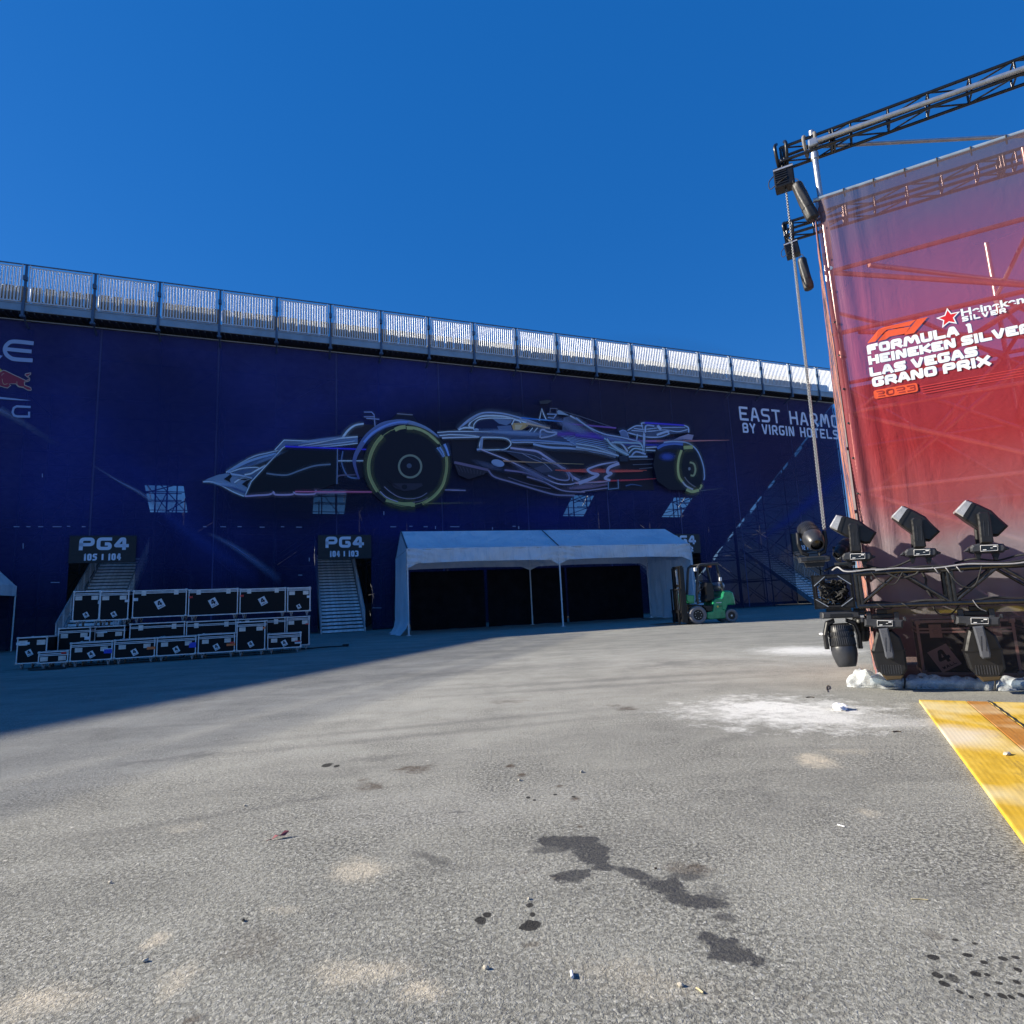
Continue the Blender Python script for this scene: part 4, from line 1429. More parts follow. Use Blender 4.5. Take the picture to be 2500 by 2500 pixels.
# ------------------------------------------------------------------ flight cases
t = NT('case_laminate')
ob = t.obj()
nz = t.noise(ob, 5, 5, .65)
scr = t.noise(t.obj((1, 1, 6)), 9, 4, .7, 1.2)
cc = t.mix(t.rng(nz, .3, .7), (.006, .006, .007), (.012, .012, .013))
cc = t.mix(t.rng(scr, .63, .74, 0, .35), cc, (.06, .06, .06))
CASEM = t.done(t.bsdf(cc, t.rng(nz, .3, .7, .5, .7), 0, t.bump(t.noise(ob, 260, 2), .4, .001), .25))
EDGE = M('case_edging', (.72, .74, .77), .4, .35, .16, 7, True, 90, .0008)
ZINC = M('zinc_plate', (.6, .62, .63), .38, .7, .18, 9)
STICK = M('sticker_white', (.78, .78, .78), .5, 0, .05, 8)
TAPES = {'orange': M('tape_orange', (1.0, .22, .06), .6), 'white': M('tape_white', (.78, .8, .82), .6), 'blue': M('tape_blue', (.05, .08, .6), .6), 'red': M('tape_red', (.8, .05, .04), .6)}
CWHEEL = M('castor_blue_grey', (.3, .31, .33), .5, 0, .2, 20)


def flight_case(label, loc, rz, W, D, H, wheels=True, lid=.22, fit='handles', stick=(.55, .3, .2), tape=(), top_tape=(), group='black flight cases stacked by the grandstand'):
    """Origin at the front left corner of the floor spot; x along the front, y back."""
    r_ = tag(empty('flight_case', loc, rz), label, 'flight case', group)
    z0 = .15 if wheels else 0.0
    e = .028
    MB().bb((e * .4, e * .4, z0 + e * .4), (W - e * .4, D - e * .4, z0 + H - e * .4)).build('body', CASEM, r_)
    m_ = MB()
    zs = (z0, z0 + H - e)
    for z in zs:
        for y in (0, D - e):
            m_.bb((e, y, z), (W - e, y + e, z + e))
        for x in (0, W - e):
            m_.bb((x, e, z), (x + e, D - e, z + e))
    for x in (0, W - e):
        for y in (0, D - e):
            m_.bb((x + .001, y + .001, z0 + e), (x + e - .001, y + e - .001, z0 + H - e))
    m_.build('edging', EDGE, r_)
    m_ = MB()
    for x in (0, W):
        for y in (0, D):
            for z in (z0, z0 + H):
                sx_, sy_, sz_ = (1 if x == 0 else -1), (1 if y == 0 else -1), (1 if z == z0 else -1)
                m_.box((x + sx_ * .018, y + sy_ * .018, z + sz_ * .018), (.062, .062, .062), None, 0, .016)
    m_.build('corner_cap', ZINC, r_)
    if lid:
        zl = z0 + H - lid * H
        m_ = MB()
        for dz in (-.022, .016):
            m_.bb((e, -.006, zl + dz), (W - e, .014, zl + dz + .02))
            m_.bb((W - .014, e, zl + dz), (W + .006, D - e, zl + dz + .02))
            m_.bb((-.006, e, zl + dz), (.014, D - e, zl + dz + .02))
        m_.build('lid_band', EDGE, r_)
        zh = zl - .1
    else:
        zh = z0 + H * .78
    hw, hh = (.17, .115) if fit == 'handles' else (.12, .15)
    xs_ = (W * .2, W * .8) if W > .62 else ((W * .26, W * .74) if fit != 'one' else (W * .6,))
    if fit == 'one':
        hw, hh = .2, .13
    for x in xs_:
        m_ = MB()
        y_ = -.008
        zc = zh if fit != 'latches' else (z0 + H - lid * H)
        m_.bb((x - hw / 2, y_, zc - hh / 2), (x + hw / 2, y_ + .018, zc - hh / 2 + .02))
        m_.bb((x - hw / 2, y_, zc + hh / 2 - .02), (x + hw / 2, y_ + .018, zc + hh / 2))
        m_.bb((x - hw / 2, y_, zc - hh / 2 + .02), (x - hw / 2 + .02, y_ + .018, zc + hh / 2 - .02))
        m_.bb((x + hw / 2 - .02, y_, zc - hh / 2 + .02), (x + hw / 2, y_ + .018, zc + hh / 2 - .02))
        m_.bb((x - hw / 2 + .02, y_ + .012, zc - hh / 2 + .02), (x + hw / 2 - .02, y_ + .018, zc + hh / 2 - .02))
        if fit != 'latches':
            m_.bar((x - hw * .32, y_ + .004, zc), (x + hw * .32, y_ + .004, zc), .018, .02)
        else:
            m_.box((x, y_, zc), (.05, .016, .06), None, 0, .008)
        m_.build('latch' if fit == 'latches' else 'handle', ZINC, r_)
    if stick:
        sx_, sz_, ss = stick
        s_ = MB()
        q = Matrix.Rotation(R(-28), 3, 'Y')
        s_.box((0, 0, 0), (ss * .84, .003, ss), q)
        so_ = s_.build('sticker', STICK, r_)
        so_.location = (W * sx_, .0075, z0 + H * sz_)
        ca_, sa_ = math.cos(R(28)), math.sin(R(28))
        k_ = ss
        pr_ = Print(lambda x, y: (x * ca_ - y * sa_, x * sa_ + y * ca_), -.004, -.0006)
        letters(pr_, '4', -.24 * k_, .24 * k_, -.2 * k_, .58 * k_, .13 * k_, (.01, .012, .03), 0, .1)
        letters(pr_, 'WALL', -.3 * k_, .3 * k_, -.4 * k_, .12 * k_, .03 * k_, (.01, .012, .03), .25, .1)
        pr_.build('numeral', INK, so_)
    for nm_, x, z, wd, ht in tape:
        m_ = MB()
        m_.bb((W * x - wd * .12, -.009, z0 + H * z), (W * x + wd, -.003, z0 + H * z + ht * 1.45))
        tag(m_.build('tape', TAPES[nm_], r_), nm_ + ' tape label')
    for nm_, x, y, wd, dp in top_tape:
        m_ = MB()
        m_.bb((W * x, D * y, z0 + H), (W * x + wd, D * y + dp, z0 + H + .005))
        tag(m_.build('tape', TAPES[nm_], r_), nm_ + ' tape label on the lid')
    if wheels:
        for x in (.11, W - .11):
            for y in (.11, D - .11):
                m_ = MB()
                m_.bb((x - .05, y - .05, z0 - .012), (x + .05, y + .05, z0))
                m_.bb((x - .03, y - .035, z0 - .07), (x - .022, y + .03, z0 - .012))
                m_.bb((x + .022, y - .035, z0 - .07), (x + .03, y + .03, z0 - .012))
                ca = m_.build('castor', ZINC, r_)
                m_ = MB()
                m_.lathe([(.02, -.02), (.05, -.02), (.058, -.012), (.058, .012), (.05, .02), (.02, .02)], Matrix.Translation((x, y - .01, .058)) @ Matrix.Rotation(R(90), 4, 'Y'), 16)
                m_.build('wheel', CWHEEL, ca)
    return r_


def on_row(px0, px1, b):
    """x range in the row's axes for two pixel columns at the row's front plane (taken at floor level)."""
    return CASES.on(px0, 1600, b)[0], CASES.on(px1, 1600, b)[0]


def zat(px, py, b):
    return CASES.on(px, py, b)[1]


def case_px(label, x0, x1, b, ytop, zb, D, turn=0.0, wheels=True, **kw):
    a0, a1 = on_row(x0, x1, b)
    zt2 = zat((x0 + x1) / 2, ytop, b)
    H = zt2 - zb - (.15 if wheels else 0)
    P_ = CASES.o + CASES.a * a0 + CASES.b * b + Vector((0, 0, zb))
    return flight_case(label, P_, R(CASES.deg + turn), a1 - a0 - .012, D, max(.2, H), wheels, **kw)


case_px('square flight case with one handle, far left of the front row', 39, 116, .55, 1555, 0, .8, -3, lid=0, fit='one', stick=(.42, .4, .17), tape=(('white', .03, .72, .28, .045),))
case_px('lowest and smallest flight case, near the left end of the front row', 93, 168, .02, 1590, 0, .62, 0, lid=.3, fit='handles', stick=None, tape=(('red', .78, .74, .1, .03),))
case_px('flight case with a blue and white tape strip and a checked label beside its sticker', 170, 275, 0, 1567, 0, .78, 0, lid=.2, stick=(.5, .33, .17), tape=(('white', .8, .46, .2, .05), ('blue', .82, .34, .17, .075)), top_tape=(('orange', .84, .45, .2, .1),))
case_px('flight case with orange tape just right of the one with blue and white tape', 277, 379, .02, 1560, 0, .78, 0, lid=.2, stick=(.5, .3, .17), tape=(('orange', .82, .4, .18, .05),), top_tape=(('orange', .1, .4, .1, .05), ('orange', .55, .25, .16, .04)))
case_px('flight case with dark blue tape in the middle of the front row', 381, 479, .02, 1554, 0, .78, 0, lid=.2, stick=(.5, .3, .17), tape=(('blue', .84, .36, .16, .1),))
case_px('flight case with orange and red tape left of the tall case', 482, 574, .02, 1547, 0, .78, 0, lid=.2, stick=(.5, .3, .17), tape=(('orange', .8, .32, .2, .045), ('red', .88, .42, .1, .04)), top_tape=(('orange', .6, .3, .06, .04),))
case_px('tall narrow flight case standing in the front row', 576, 648, .0, 1517, 0, .66, 0, lid=.14, stick=(.5, .22, .16), tape=(('orange', .92, .72, .06, .04),))
case_px('flight case with red and white tape at the right end of the front row', 652, 736, .12, 1546, 0, .74, 2, lid=.22, stick=(.5, .34, .17), tape=(('white', .83, .26, .17, .05), ('red', .83, .36, .15, .03)))
B2 = 1.3
case_px('flight case with a white tag, leftmost of the middle row', 138, 219, B2 - .3, 1532, 0, .66, 0, lid=.14, stick=None, tape=(('white', .84, .6, .12, .06),))
case_px('lower flight case under the left pair, second in the middle row', 227, 303, B2, 1528, 0, .66, 0, lid=.16, stick=None, tape=(('white', .1, .78, .25, .03),))
case_px('wide flight case under the first large case of the top row', 313, 450, B2, 1520, 0, .7, 0, lid=.14, fit='latches', stick=None)
case_px('wide flight case under the second large case of the top row', 452, 576, B2, 1515, 0, .7, 0, lid=.14, fit='latches', stick=None)
case_px('wide flight case under the third large case of the top row', 578, 697, B2, 1509, 0, .7, 0, lid=.14, fit='latches', stick=None)
case_px('square flight case under the small top case at the right end', 699, 756, B2, 1505, 0, .66, 0, lid=.1, stick=None, tape=(('red', .84, .7, .09, .03),))
ZT = zat(500, 1518, B2) + .0
zts = lambda x, y: zat(x, y, B2) + .008
case_px('square flight case at the left end of the top row', 170, 238, B2, 1443, zts(200, 1530), .66, 0, lid=.12, stick=(.5, .2, .15), tape=(('white', .93, .55, .04, .07),))
case_px('square flight case with white tape, second from the left in the top row', 236, 309, B2 - .06, 1443, zts(265, 1528), .66, 0, lid=.12, stick=(.5, .2, .15), tape=(('white', .88, .6, .1, .05),))
case_px('large flight case with white tape on its left edge in the top row', 317, 452, B2, 1440, zts(380, 1520), .7, 0, lid=.1, fit='latches', stick=(.5, .48, .26), tape=(('white', .03, .62, .1, .06),))
case_px('large flight case in the middle of the three large ones of the top row', 455, 579, B2, 1438, zts(515, 1515), .7, 0, lid=.1, fit='latches', stick=(.5, .48, .26), tape=(('red', .02, .68, .09, .04),))
case_px('large flight case next to the small one in the top row', 582, 697, B2, 1436, zts(640, 1509), .7, 0, lid=.1, fit='latches', stick=(.5, .48, .25), tape=(('red', .02, .68, .09, .04),))
case_px('small flight case at the right end of the top row', 700, 758, B2, 1434, zts(728, 1505), .66, 0, lid=.1, stick=(.5, .2, .14), tape=(('white', .86, .55, .07, .05),))
# cable on the ground
mb = MB()
pts = [(-12.9, 16.1), (-12.6, 15.9), (-12.2, 15.85), (-11.9, 16.0), (-12.1, 16.25), (-12.6, 16.3)]
mb.path(crom([(a, b, .02) for a, b in pts], 6), .018, 6)
tag(mb.build('cable', RUBBER), 'black cable looped on the asphalt in front of the left flight case', 'cable')
mb = MB()
p0 = gnd(735, 1585)
mb.path(crom([(p0.x, p0.y, .02), (p0.x + .4, p0.y - .05, .02), (p0.x + .6, p0.y + .25, .02), (p0.x + 1.1, p0.y + .3, .02), (p0.x + 1.35, p0.y + .22, .03)], 6), .02, 6)
mb.box((p0.x + 1.4, p0.y + .2, .05), (.2, .09, .08), None, 0, .02)
tag(mb.build('cable', RUBBER), 'black cable with a plug lying right of the flight cases', 'cable')
# dark sand bag by the tent leg
p0 = gnd(930, 1536)
mb = MB()
for dx, dy, s_ in ((0, 0, 1), (.55, .15, .8)):
    prof = []
    for k in range(9):
        a = math.pi / 2 * k / 8
        prof.append((.42 * s_ * math.cos(a) + .001, .2 * s_ * math.sin(a)))
    mb.lathe(prof, Matrix.Translation((p0.x + dx, p0.y + dy, 0)) @ Matrix.Scale(1.25, 4, (1, 0, 0)), 16, cap=False)
tag(mb.build('weight_bag', RUBBER), 'black weight bags slumped beside the end wall of the tent', 'weight bag')

# ------------------------------------------------------------------ forklift
GREEN = M('green_paint', (.02, .3, .12), .34, 0, .3, 6, spec=.5, coat=.3)
TYRE = M('grey_tyre', (.2, .195, .2), .85, 0, .2, 14, True, 40, .004)
p_r, p_f = gnd(1790, 1519.5), gnd(1707, 1524)
fwd = (p_f - p_r).normalized()
side = Vector((-fwd.y, fwd.x, 0))
fo = p_r - side * .5
fk = tag(empty('forklift', (fo.x, fo.y, 0), math.atan2(fwd.y, fwd.x)), 'green forklift with a black mast parked at the right end of the tent', 'forklift')
WB = (p_f - p_r).length
yz = lambda a, b, c: (a, b, c)


def xy(X, Y):
    return ((1570 - X) / 500 * WB / 1.53, (1392 + (805 - X) * .0 - Y) / 500 * .98)


pc = [xy(*q) for q in ((1440, 1150), (1500, 1035), (1670, 1035), (1665, 900), (1640, 790), (1560, 748), (1440, 742), (1395, 800), (1375, 870))]
pc = [(p[0], p[1]) for p in pc] + [(.42, .95), (.42, .5)]
MB().prism(pc, -.5, .5, bev=.05).build('counterweight', GREEN, fk)
pb = [xy(*q) for q in ((1060, 1312), (1010, 1290), (1022, 1160), (1140, 1150), (1180, 1020), (1205, 920), (1330, 895), (1385, 880), (1440, 1040), (1425, 1300))]
MB().prism(pb, -.47, .47, bev=.03).build('body', GREEN, fk)
MB().prism([xy(*q) for q in ((700, 975), (775, 975), (790, 810), (610, 790), (605, 900), (650, 960))], -.4, .4, bev=.03).build('front_cowl', GREEN, fk)
mb = MB()
mb.prism([xy(*q) for q in ((640, 1300), (640, 1020), (800, 990), (900, 1010), (960, 1090), (1010, 1200), (1010, 1310))], -.36, .36, bev=.02)
mb.prism([xy(*q) for q in ((900, 1030), (1165, 1030), (1130, 1140), (1040, 1150), (1000, 1130), (940, 1040))], -.49, .49, bev=.02)
mb.build('chassis', BLACKM, fk)
mb = MB()
for s_ in (1, -1):
    y0, y1 = s_ * .43, s_ * .5
    mb.path([(xy(835, 990)[0], s_ * .46, xy(0, 990)[1]), (xy(820, 800)[0], s_ * .46, xy(0, 800)[1]), (xy(885, 330)[0], s_ * .46, xy(0, 330)[1]), (xy(905, 235)[0], s_ * .45, xy(0, 235)[1]), (xy(960, 195)[0], s_ * .44, xy(0, 195)[1]), (xy(1150, 190)[0], s_ * .44, xy(0, 190)[1]), (xy(1370, 188)[0], s_ * .44, xy(0, 188)[1])], .055, 8)
    mb.path([(xy(1335, 190)[0], s_ * .44, xy(0, 190)[1]), (xy(1380, 460)[0], s_ * .45, xy(0, 460)[1]), (xy(1425, 745)[0], s_ * .45, xy(0, 745)[1])], .05, 8)
for k in range(8):
    x = xy(960 + k * 55, 0)[0]
    mb.bar((x, -.44, xy(0, 188)[1] + .01), (x, .44, xy(0, 188)[1] + .01), .05, .035)
mb.build('overhead_guard', M('guard_grey', (.05, .05, .052), .4, .2), fk)
mb = MB()
mb.prism([xy(*q) for q in ((1090, 820), (1085, 640), (1110, 560), (1250, 545), (1280, 640), (1270, 860), (1100, 870))], -.26, .26, bev=.04)
mb.prism([xy(*q) for q in ((1060, 890), (1080, 810), (1270, 830), (1270, 940), (1080, 960))], -.27, .27, bev=.04)
mb.build('seat', BLACKP, fk)
sw = MB()
c_ = Vector((xy(985, 0)[0], .08, xy(0, 700)[1]))
sw.path([c_ + Matrix.Rotation(R(35), 3, 'Y') @ Vector((.18 * math.cos(a), .18 * math.sin(a), 0)) for a in [2 * math.pi * k / 20 for k in range(20)]], .014, 6, closed=True)
sw.tube(c_, c_ + Vector((.22, 0, -.5)), .02, 6)
sw.build('steering_wheel', BLACKP, fk)
mb = MB()
mt = Matrix.Translation((xy(1425, 0)[0], .0, xy(0, 640)[1])) @ Matrix.Rotation(R(90), 4, 'X')
mb.lathe([(.05, -.42), (.12, -.4), (.15, -.34), (.155, 0), (.15, .34), (.12, .4), (.05, .42)], mt, 20)
mb.build('gas_cylinder', M('cylinder_grey', (.3, .33, .38), .35, .5), fk)
for x, yv, r_, wd, nm_ in ((WB, .5, .36, .24, 0), (WB, -.5, .36, .24, 0), (0, .46, .27, .2, 1), (0, -.46, .27, .2, 1)):
    we = MB()
    mt = Matrix.Translation((x, yv - (.1 if yv > 0 else -.1), r_)) @ Matrix.Rotation(R(-90 if yv > 0 else 90), 4, 'X')
    we.lathe([(r_ * .55, -wd / 2), (r_ * .9, -wd / 2), (r_, -wd / 2 + .04), (r_, wd / 2 - .04), (r_ * .9, wd / 2), (r_ * .62, wd / 2), (r_ * .56, wd / 2 - .03)], mt, 32, cap=False)
    ty = we.build('wheel', TYRE, fk)
    we = MB()
    we.lathe([(.01, wd / 2 - .09), (r_ * .3, wd / 2 - .09), (r_ * .32, wd / 2 - .06), (r_ * .52, wd / 2 - .06), (r_ * .58, wd / 2 - .02)], mt, 28)
    we.build('rim', BLACKM, ty)
    we = MB()
    n_ = 8 if r_ > .3 else 1
    for k in range(n_):
        a = 2 * math.pi * k / n_
        rr = .37 * r_ if n_ > 1 else 0
        q = .022 if n_ > 1 else .055
        we.lathe([(q, wd / 2 - .07), (q, wd / 2 - .03), (q * .6, wd / 2 - .015)], mt @ Matrix.Translation((rr * math.cos(a), rr * math.sin(a), 0)), 8)
    we.build('wheel_nut', ZINC, ty)
# mast
MX = WB + .5
mb = MB()
for s_ in (1, -1):
    mb.bb((MX - .09, s_ * .37 - .055, .08), (MX + .08, s_ * .37 + .055, 2.28))
    mb.bb((MX + .0, s_ * .27 - .03, .12), (MX + .1, s_ * .27 + .03, 2.3))
for z in (.3, 1.5, 2.24):
    mb.bb((MX - .06, -.4, z), (MX + .04, .4, z + .1))
mb.build('mast', BLACKM, fk)
mb = MB()
for s_ in (1, -1):
    mb.tube((MX, s_ * .15, .2), (MX, s_ * .15, 1.35), .045, 10)
    mb.tube((MX, s_ * .15, 1.3), (MX, s_ * .15, 2.2), .028, 10)
    mb.tube((MX - .12, s_ * .3, .45), (MX - .6, s_ * .3, .62), .04, 8)
mb.build('lift_cylinder', GALV, fk)
mb = MB()
mb.bb((MX + .12, -.5, .12), (MX + .18, .5, .22))
mb.bb((MX + .12, -.5, .46), (MX + .18, .5, .56))
for s_ in (1, -1):
    mb.bb((MX + .12, s_ * .47 - .025, .1), (MX + .17, s_ * .47 + .025, 1.42))
for yv in (-.3, -.15, 0, .15, .3):
    mb.bb((MX + .125, yv - .012, .56), (MX + .15, yv + .012, 1.4))
mb.bb((MX + .12, -.49, 1.38), (MX + .17, .49, 1.43))
mb.build('carriage', BLACKM, fk)
for s_ in (1, -1):
    mb = MB()
    mb.bb((MX + .18, s_ * .26 - .06, .04), (MX + .225, s_ * .26 + .06, .6))
    mb.prism([(MX + .18, .04), (MX + 1.25, .055), (MX + 1.25, .065), (MX + .2, .09)], s_ * .26 - .06, s_ * .26 + .06)
    mb.build('fork', BLACKM, fk)
mb = MB()
mb.box((xy(840, 0)[0], .46, xy(0, 290)[1]), (.1, .12, .16), None, 0, .03)
mb.build('work_light', WHITEP, fk)
mb = MB()
mb.box((xy(1210, 0)[0], .3, xy(0, 230)[1]), (.12, .14, .1), None, 0, .02)
tag(mb.build('rear_lamp', M('amber_lens', (.5, .13, .03), .3), fk), 'amber lamp under the guard')
mb = MB()
yv = .474
for X, Y, w_, h_ in ((1310, 982, .26, .025), (1335, 1052, .17, .03)):
    a, b = xy(X, Y)
    mb.bb((a - w_ / 2, yv - .004, b - h_ / 2), (a + w_ / 2, yv + .002, b + h_ / 2), 0 if Y < 1000 else 1)
a, b = xy(1265, 1058)
mb.lathe([(.04, 0), (.04, .006)], Matrix.Translation((a, yv - .003, b)) @ Matrix.Rotation(R(-90), 4, 'X'), 14, 2)
mb.build('side_decal', [WHITEP, BLACKP, M('decal_yellow', (.7, .55, .08), .5)], fk)
a, b = xy(1385, 505)
MB().box((a, .47, b), (.1, .08, .16), None, 0, .02).build('document_box', WHITEP, fk)
# ------------------------------------------------------------------ stage tower on the right
TW = TOWER
ON = TW.on
TU1 = 4.2                       # how far the front banner runs to the right
tower = tag(empty('scaffold_tower', TW.o, R(TW.deg)), 'tube scaffold tower standing behind the translucent red banner', 'scaffold tower')
TUBE = M('scaffold_tube', (.5, .52, .54), .36, .75, .15, 10)
ztop = 5.85
A0, A1 = .1, 2.35
us = [.07, 2.14, 4.2]
vs_ = [.1, 2.3]
mb = MB()
for u_ in us[1:]:
    for v in vs_:
        mb.tube((u_, v, 0), (u_, v, 6.05), .03, 10)
mb.tube((us[0], vs_[1], 0), (us[0], vs_[1], 6.6), .03, 10)
mb.build('standard', TUBE, tower)
# the corner pole rises above the banner
pt_ = ON(1980, 316, .02)
mb = MB()
mb.tube((us[0], .06, 0), (us[0], .06, pt_[1]), .035, 12)
for z in (2.0, 4.0, 6.0, pt_[1] - .42):
    mb.tube((us[0], .06, z), (us[0], .06, z + .09), .048, 12)
mb.build('corner_pole', TUBE, tower)
mb = MB()
for z in (1.25, 2.3, 3.3, 4.35, 5.2):
    for v in vs_:
        mb.tube((.0, v, z), (4.3, v, z), .03, 8)
    for u_ in us:
        mb.tube((u_, .0, z), (u_, 2.4, z), .028, 8)
mb.build('ledger', TUBE, tower)
mb = MB()
for a, b in (((.07, .13, 5.2), (2.14, .13, 4.35)), ((2.14, .13, 4.35), (4.2, .13, 3.3)), ((.07, .13, 2.3), (2.14, .13, 1.25)), ((.07, 2.33, 4.35), (2.14, 2.33, 2.3)), ((2.14, 2.33, 4.35), (.07, 2.33, 2.3)), ((2.14, 2.33, 5.2), (4.2, 2.33, 3.3)), ((2.14, .13, 1.25), (4.2, .13, 2.3)),
             ((.1, .1, 5.9), (.1, 2.3, 4.35)), ((2.11, .1, 4.35), (2.11, 2.3, 3.3)), ((.07, .14, 3.3), (2.14, .14, 4.35)), ((.07, 2.34, 5.6), (2.14, 2.34, 4.35)), ((1.1, 2.3, 5.2), (3.2, 2.3, 3.3)), ((.5, .2, 5.2), (2.6, 2.2, 5.2)), ((.3, .2, 4.35), (2.9, 2.25, 4.35)), ((.07, 1.2, 2.3), (2.14, 1.2, 3.9)), ((.6, 1.2, 3.9), (3.4, 1.2, 2.0)), ((.07, .16, 3.3), (2.14, .16, 2.3)), ((.07, 2.36, 2.3), (2.14, 2.36, .3)), ((2.14, .16, 3.3), (4.2, .16, 2.3)), ((2.11, 2.3, 5.2), (2.11, .1, 3.3))):
    mb.tube(a, b, .032, 8)
mb.build('brace', TUBE, tower)
# top ledgers seen against the sky
la, lb = ON(1995, 343, -.02), ON(2500, 166, -.02)
mb = MB()
zl_ = (la[1] + lb[1]) / 2
mb.tube((la[0] - .02, -.01, la[1]), (4.3, -.01, la[1] + (lb[1] - la[1]) * (4.3 - la[0]) / (lb[0] - la[0])), .032, 10)
mb.tube((us[0], .05, la[1] - .02), (2.9, 1.55, la[1] - .05), .026, 10)
mb.box((us[0], .02, la[1]), (.12, .12, .1), None, 0, .02)
mb.build('top_ledger', TUBE, tower)

# translucent printed banner
t = NT('red_banner_mesh')
ob = t.obj()
sp = t.n('ShaderNodeSeparateXYZ')
t.l(ob, sp.inputs[0])
X_, Z_ = sp.outputs[0], sp.outputs[2]
n1 = t.noise(ob, .7, 4, .6)
zz = t.math('ADD', Z_, t.math('MULTIPLY', t.math('SUBTRACT', n1, .5), 1.1))
ra = t.n('ShaderNodeValToRGB')
t.l(t.rng(zz, 0, 6.2), ra.inputs[0])
el = ra.color_ramp.elements
el[0].position, el[0].color = .0, (.05, .046, .046, 1)
el[1].position, el[1].color = 1.0, (.17, .14, .16, 1)
for p_, c_ in ((.11, (.085, .075, .08)), (.17, (.44, .42, .46)), (.26, (.6, .48, .52)), (.33, (.68, .16, .17)), (.45, (.72, .06, .07)), (.62, (.64, .055, .075)), (.74, (.55, .095, .13)), (.84, (.38, .09, .13)), (.92, (.24, .12, .15))):
    e_ = el.new(p_)
    e_.color = (*c_, 1)
hot = t.math('MULTIPLY', t.rng(t.noise(t.obj((1.4, 1, .8)), 1.1, 4, .6), .52, .72), t.math('MULTIPLY', t.rng(Z_, 1.4, 2.2), t.rng(Z_, 3.2, 2.4)))
cr = t.mix(t.math('MULTIPLY', hot, .75), ra.outputs[0], (.62, .07, .05))
cr = t.mix(t.rng(X_, .0, .32, .55, 0), cr, (.22, .12, .14))
nf = t.noise(t.obj((3, 1, .35)), 2.2, 5, .62, .5)
nf2 = t.noise(t.obj((1, 1, 1)), 3.5, 4, .6, 1.5)
nm = t.bump(t.math('ADD', t.math('MULTIPLY', nf, t.rng(X_, .1, 1.0, .9, .08)), t.math('MULTIPLY', nf2, .3)), .5, .05)
tb = t.n('ShaderNodeBsdfTransparent')
tb.inputs[0].default_value = (.98, .68, .62, 1)
tl = t.n('ShaderNodeBsdfTranslucent')
t.l(cr, tl.inputs[0])
m1 = t.n('ShaderNodeMixShader')
m1.inputs[0].default_value = .28
t.l(t.bsdf(cr, .6, 0, nm, .25), m1.inputs[1])
t.l(tl.outputs[0], m1.inputs[2])
m2 = t.n('ShaderNodeMixShader')
m2.inputs[0].default_value = .53
t.l(tb.outputs[0], m2.inputs[1])
t.l(m1.outputs[0], m2.inputs[2])
REDM = t.done(m2.outputs[0])
rb = tag(empty('event_banner', TW.o, R(TW.deg)), 'translucent red and purple event banner with white lettering on the stage tower', 'banner')
mb = MB()
nx, nz = 110, 70
vsx = []
BT = 6.17


def sheet_b(u_, z):
    return (.022 * math.exp(-u_ * 4.2) * math.sin(u_ * 30 + z * .9) + .02 * math.exp(-((z - BT) / .4) ** 2) * math.exp(-u_ * 3) * math.sin(u_ * 40)
            + .005 * math.sin(u_ * 3.1 + z * 1.7) + .035 * math.exp(-u_ * 16))



for j in range(nz + 1):
    z = .06 + (BT - .06) * j / nz
    for i in range(nx + 1):
        u_ = .0 + TU1 * (i / nx) ** 1.25
        vsx.append((u_, -.02 + sheet_b(u_, z), z))
mb.add(vsx, [[j * (nx + 1) + i, j * (nx + 1) + i + 1, (j + 1) * (nx + 1) + i + 1, (j + 1) * (nx + 1) + i] for j in range(nz) for i in range(nx)], 0, True)
mb.build('front_sheet', REDM, rb, False)
# side sheet with streaky picture
t = NT('side_banner_print')
ob = t.obj((1, 7, .55))
n1 = t.noise(ob, 1.5, 5, .65, 1.2)
ra = t.n('ShaderNodeValToRGB')
t.l(n1, ra.inputs[0])
el = ra.color_ramp.elements
el[0].position, el[0].color = .3, (.012, .012, .02, 1)
el[1].position, el[1].color = .75, (.55, .05, .06, 1)
ra.color_ramp.interpolation = 'CONSTANT'
for p_, c_ in ((.42, (.03, .06, .16)), (.47, (.42, .16, .1)), (.54, (.5, .26, .18)), (.57, (.02, .02, .03)), (.66, (.06, .14, .26))):
    e_ = el.new(p_)
    e_.color = (*c_, 1)
SIDEM = t.done(t.bsdf(ra.outputs[0], .6))
mb = MB()
nx, nz = 24, 40
vsx = []
for j in range(nz + 1):
    z = .06 + (BT - .03 - .06) * j / nz
    for i in range(nx + 1):
        v = 2.35 * i / nx
        vsx.append((-.015 + .012 * math.sin(v * 9 + z * 2) - .05 * math.sin(math.pi * i / nx) * math.sin(math.pi * j / nz), .0 + v, z))
mb.add(vsx, [[j * (nx + 1) + i, j * (nx + 1) + i + 1, (j + 1) * (nx + 1) + i + 1, (j + 1) * (nx + 1) + i] for j in range(nz) for i in range(nx)], 0, True)
mb.build('side_sheet', SIDEM, rb, False)
mb = MB()
for k in range(13):
    z = .5 + k * .44
    mb.lathe([(.014, 0), (.014, .004), (.007, .004)], Matrix.Translation((.035, -.026, z)) @ Matrix.Rotation(R(90), 4, 'X'), 8)
mb.build('eyelet', M('eyelet_metal', (.05, .05, .05), .4, .6), rb)
# top tube with ties
mb = MB()
mb.tube((-.02, .03, BT + .03), (4.3, .03, BT + .03), .03, 10)
mb.build('top_tube', M('wrapped_tube', (.42, .5, .55), .4, .5), rb)
for k in range(12):
    mb = MB()
    u_ = .34 + k * .33
    mb.path([(u_ + .04 * math.cos(a) * .2, .03 + .045 * math.cos(a), BT + .01 + .05 * math.sin(a)) for a in [2 * math.pi * q / 10 for q in range(10)]], .008, 5, closed=True)
    mb.build('tie', RUBBER, rb)
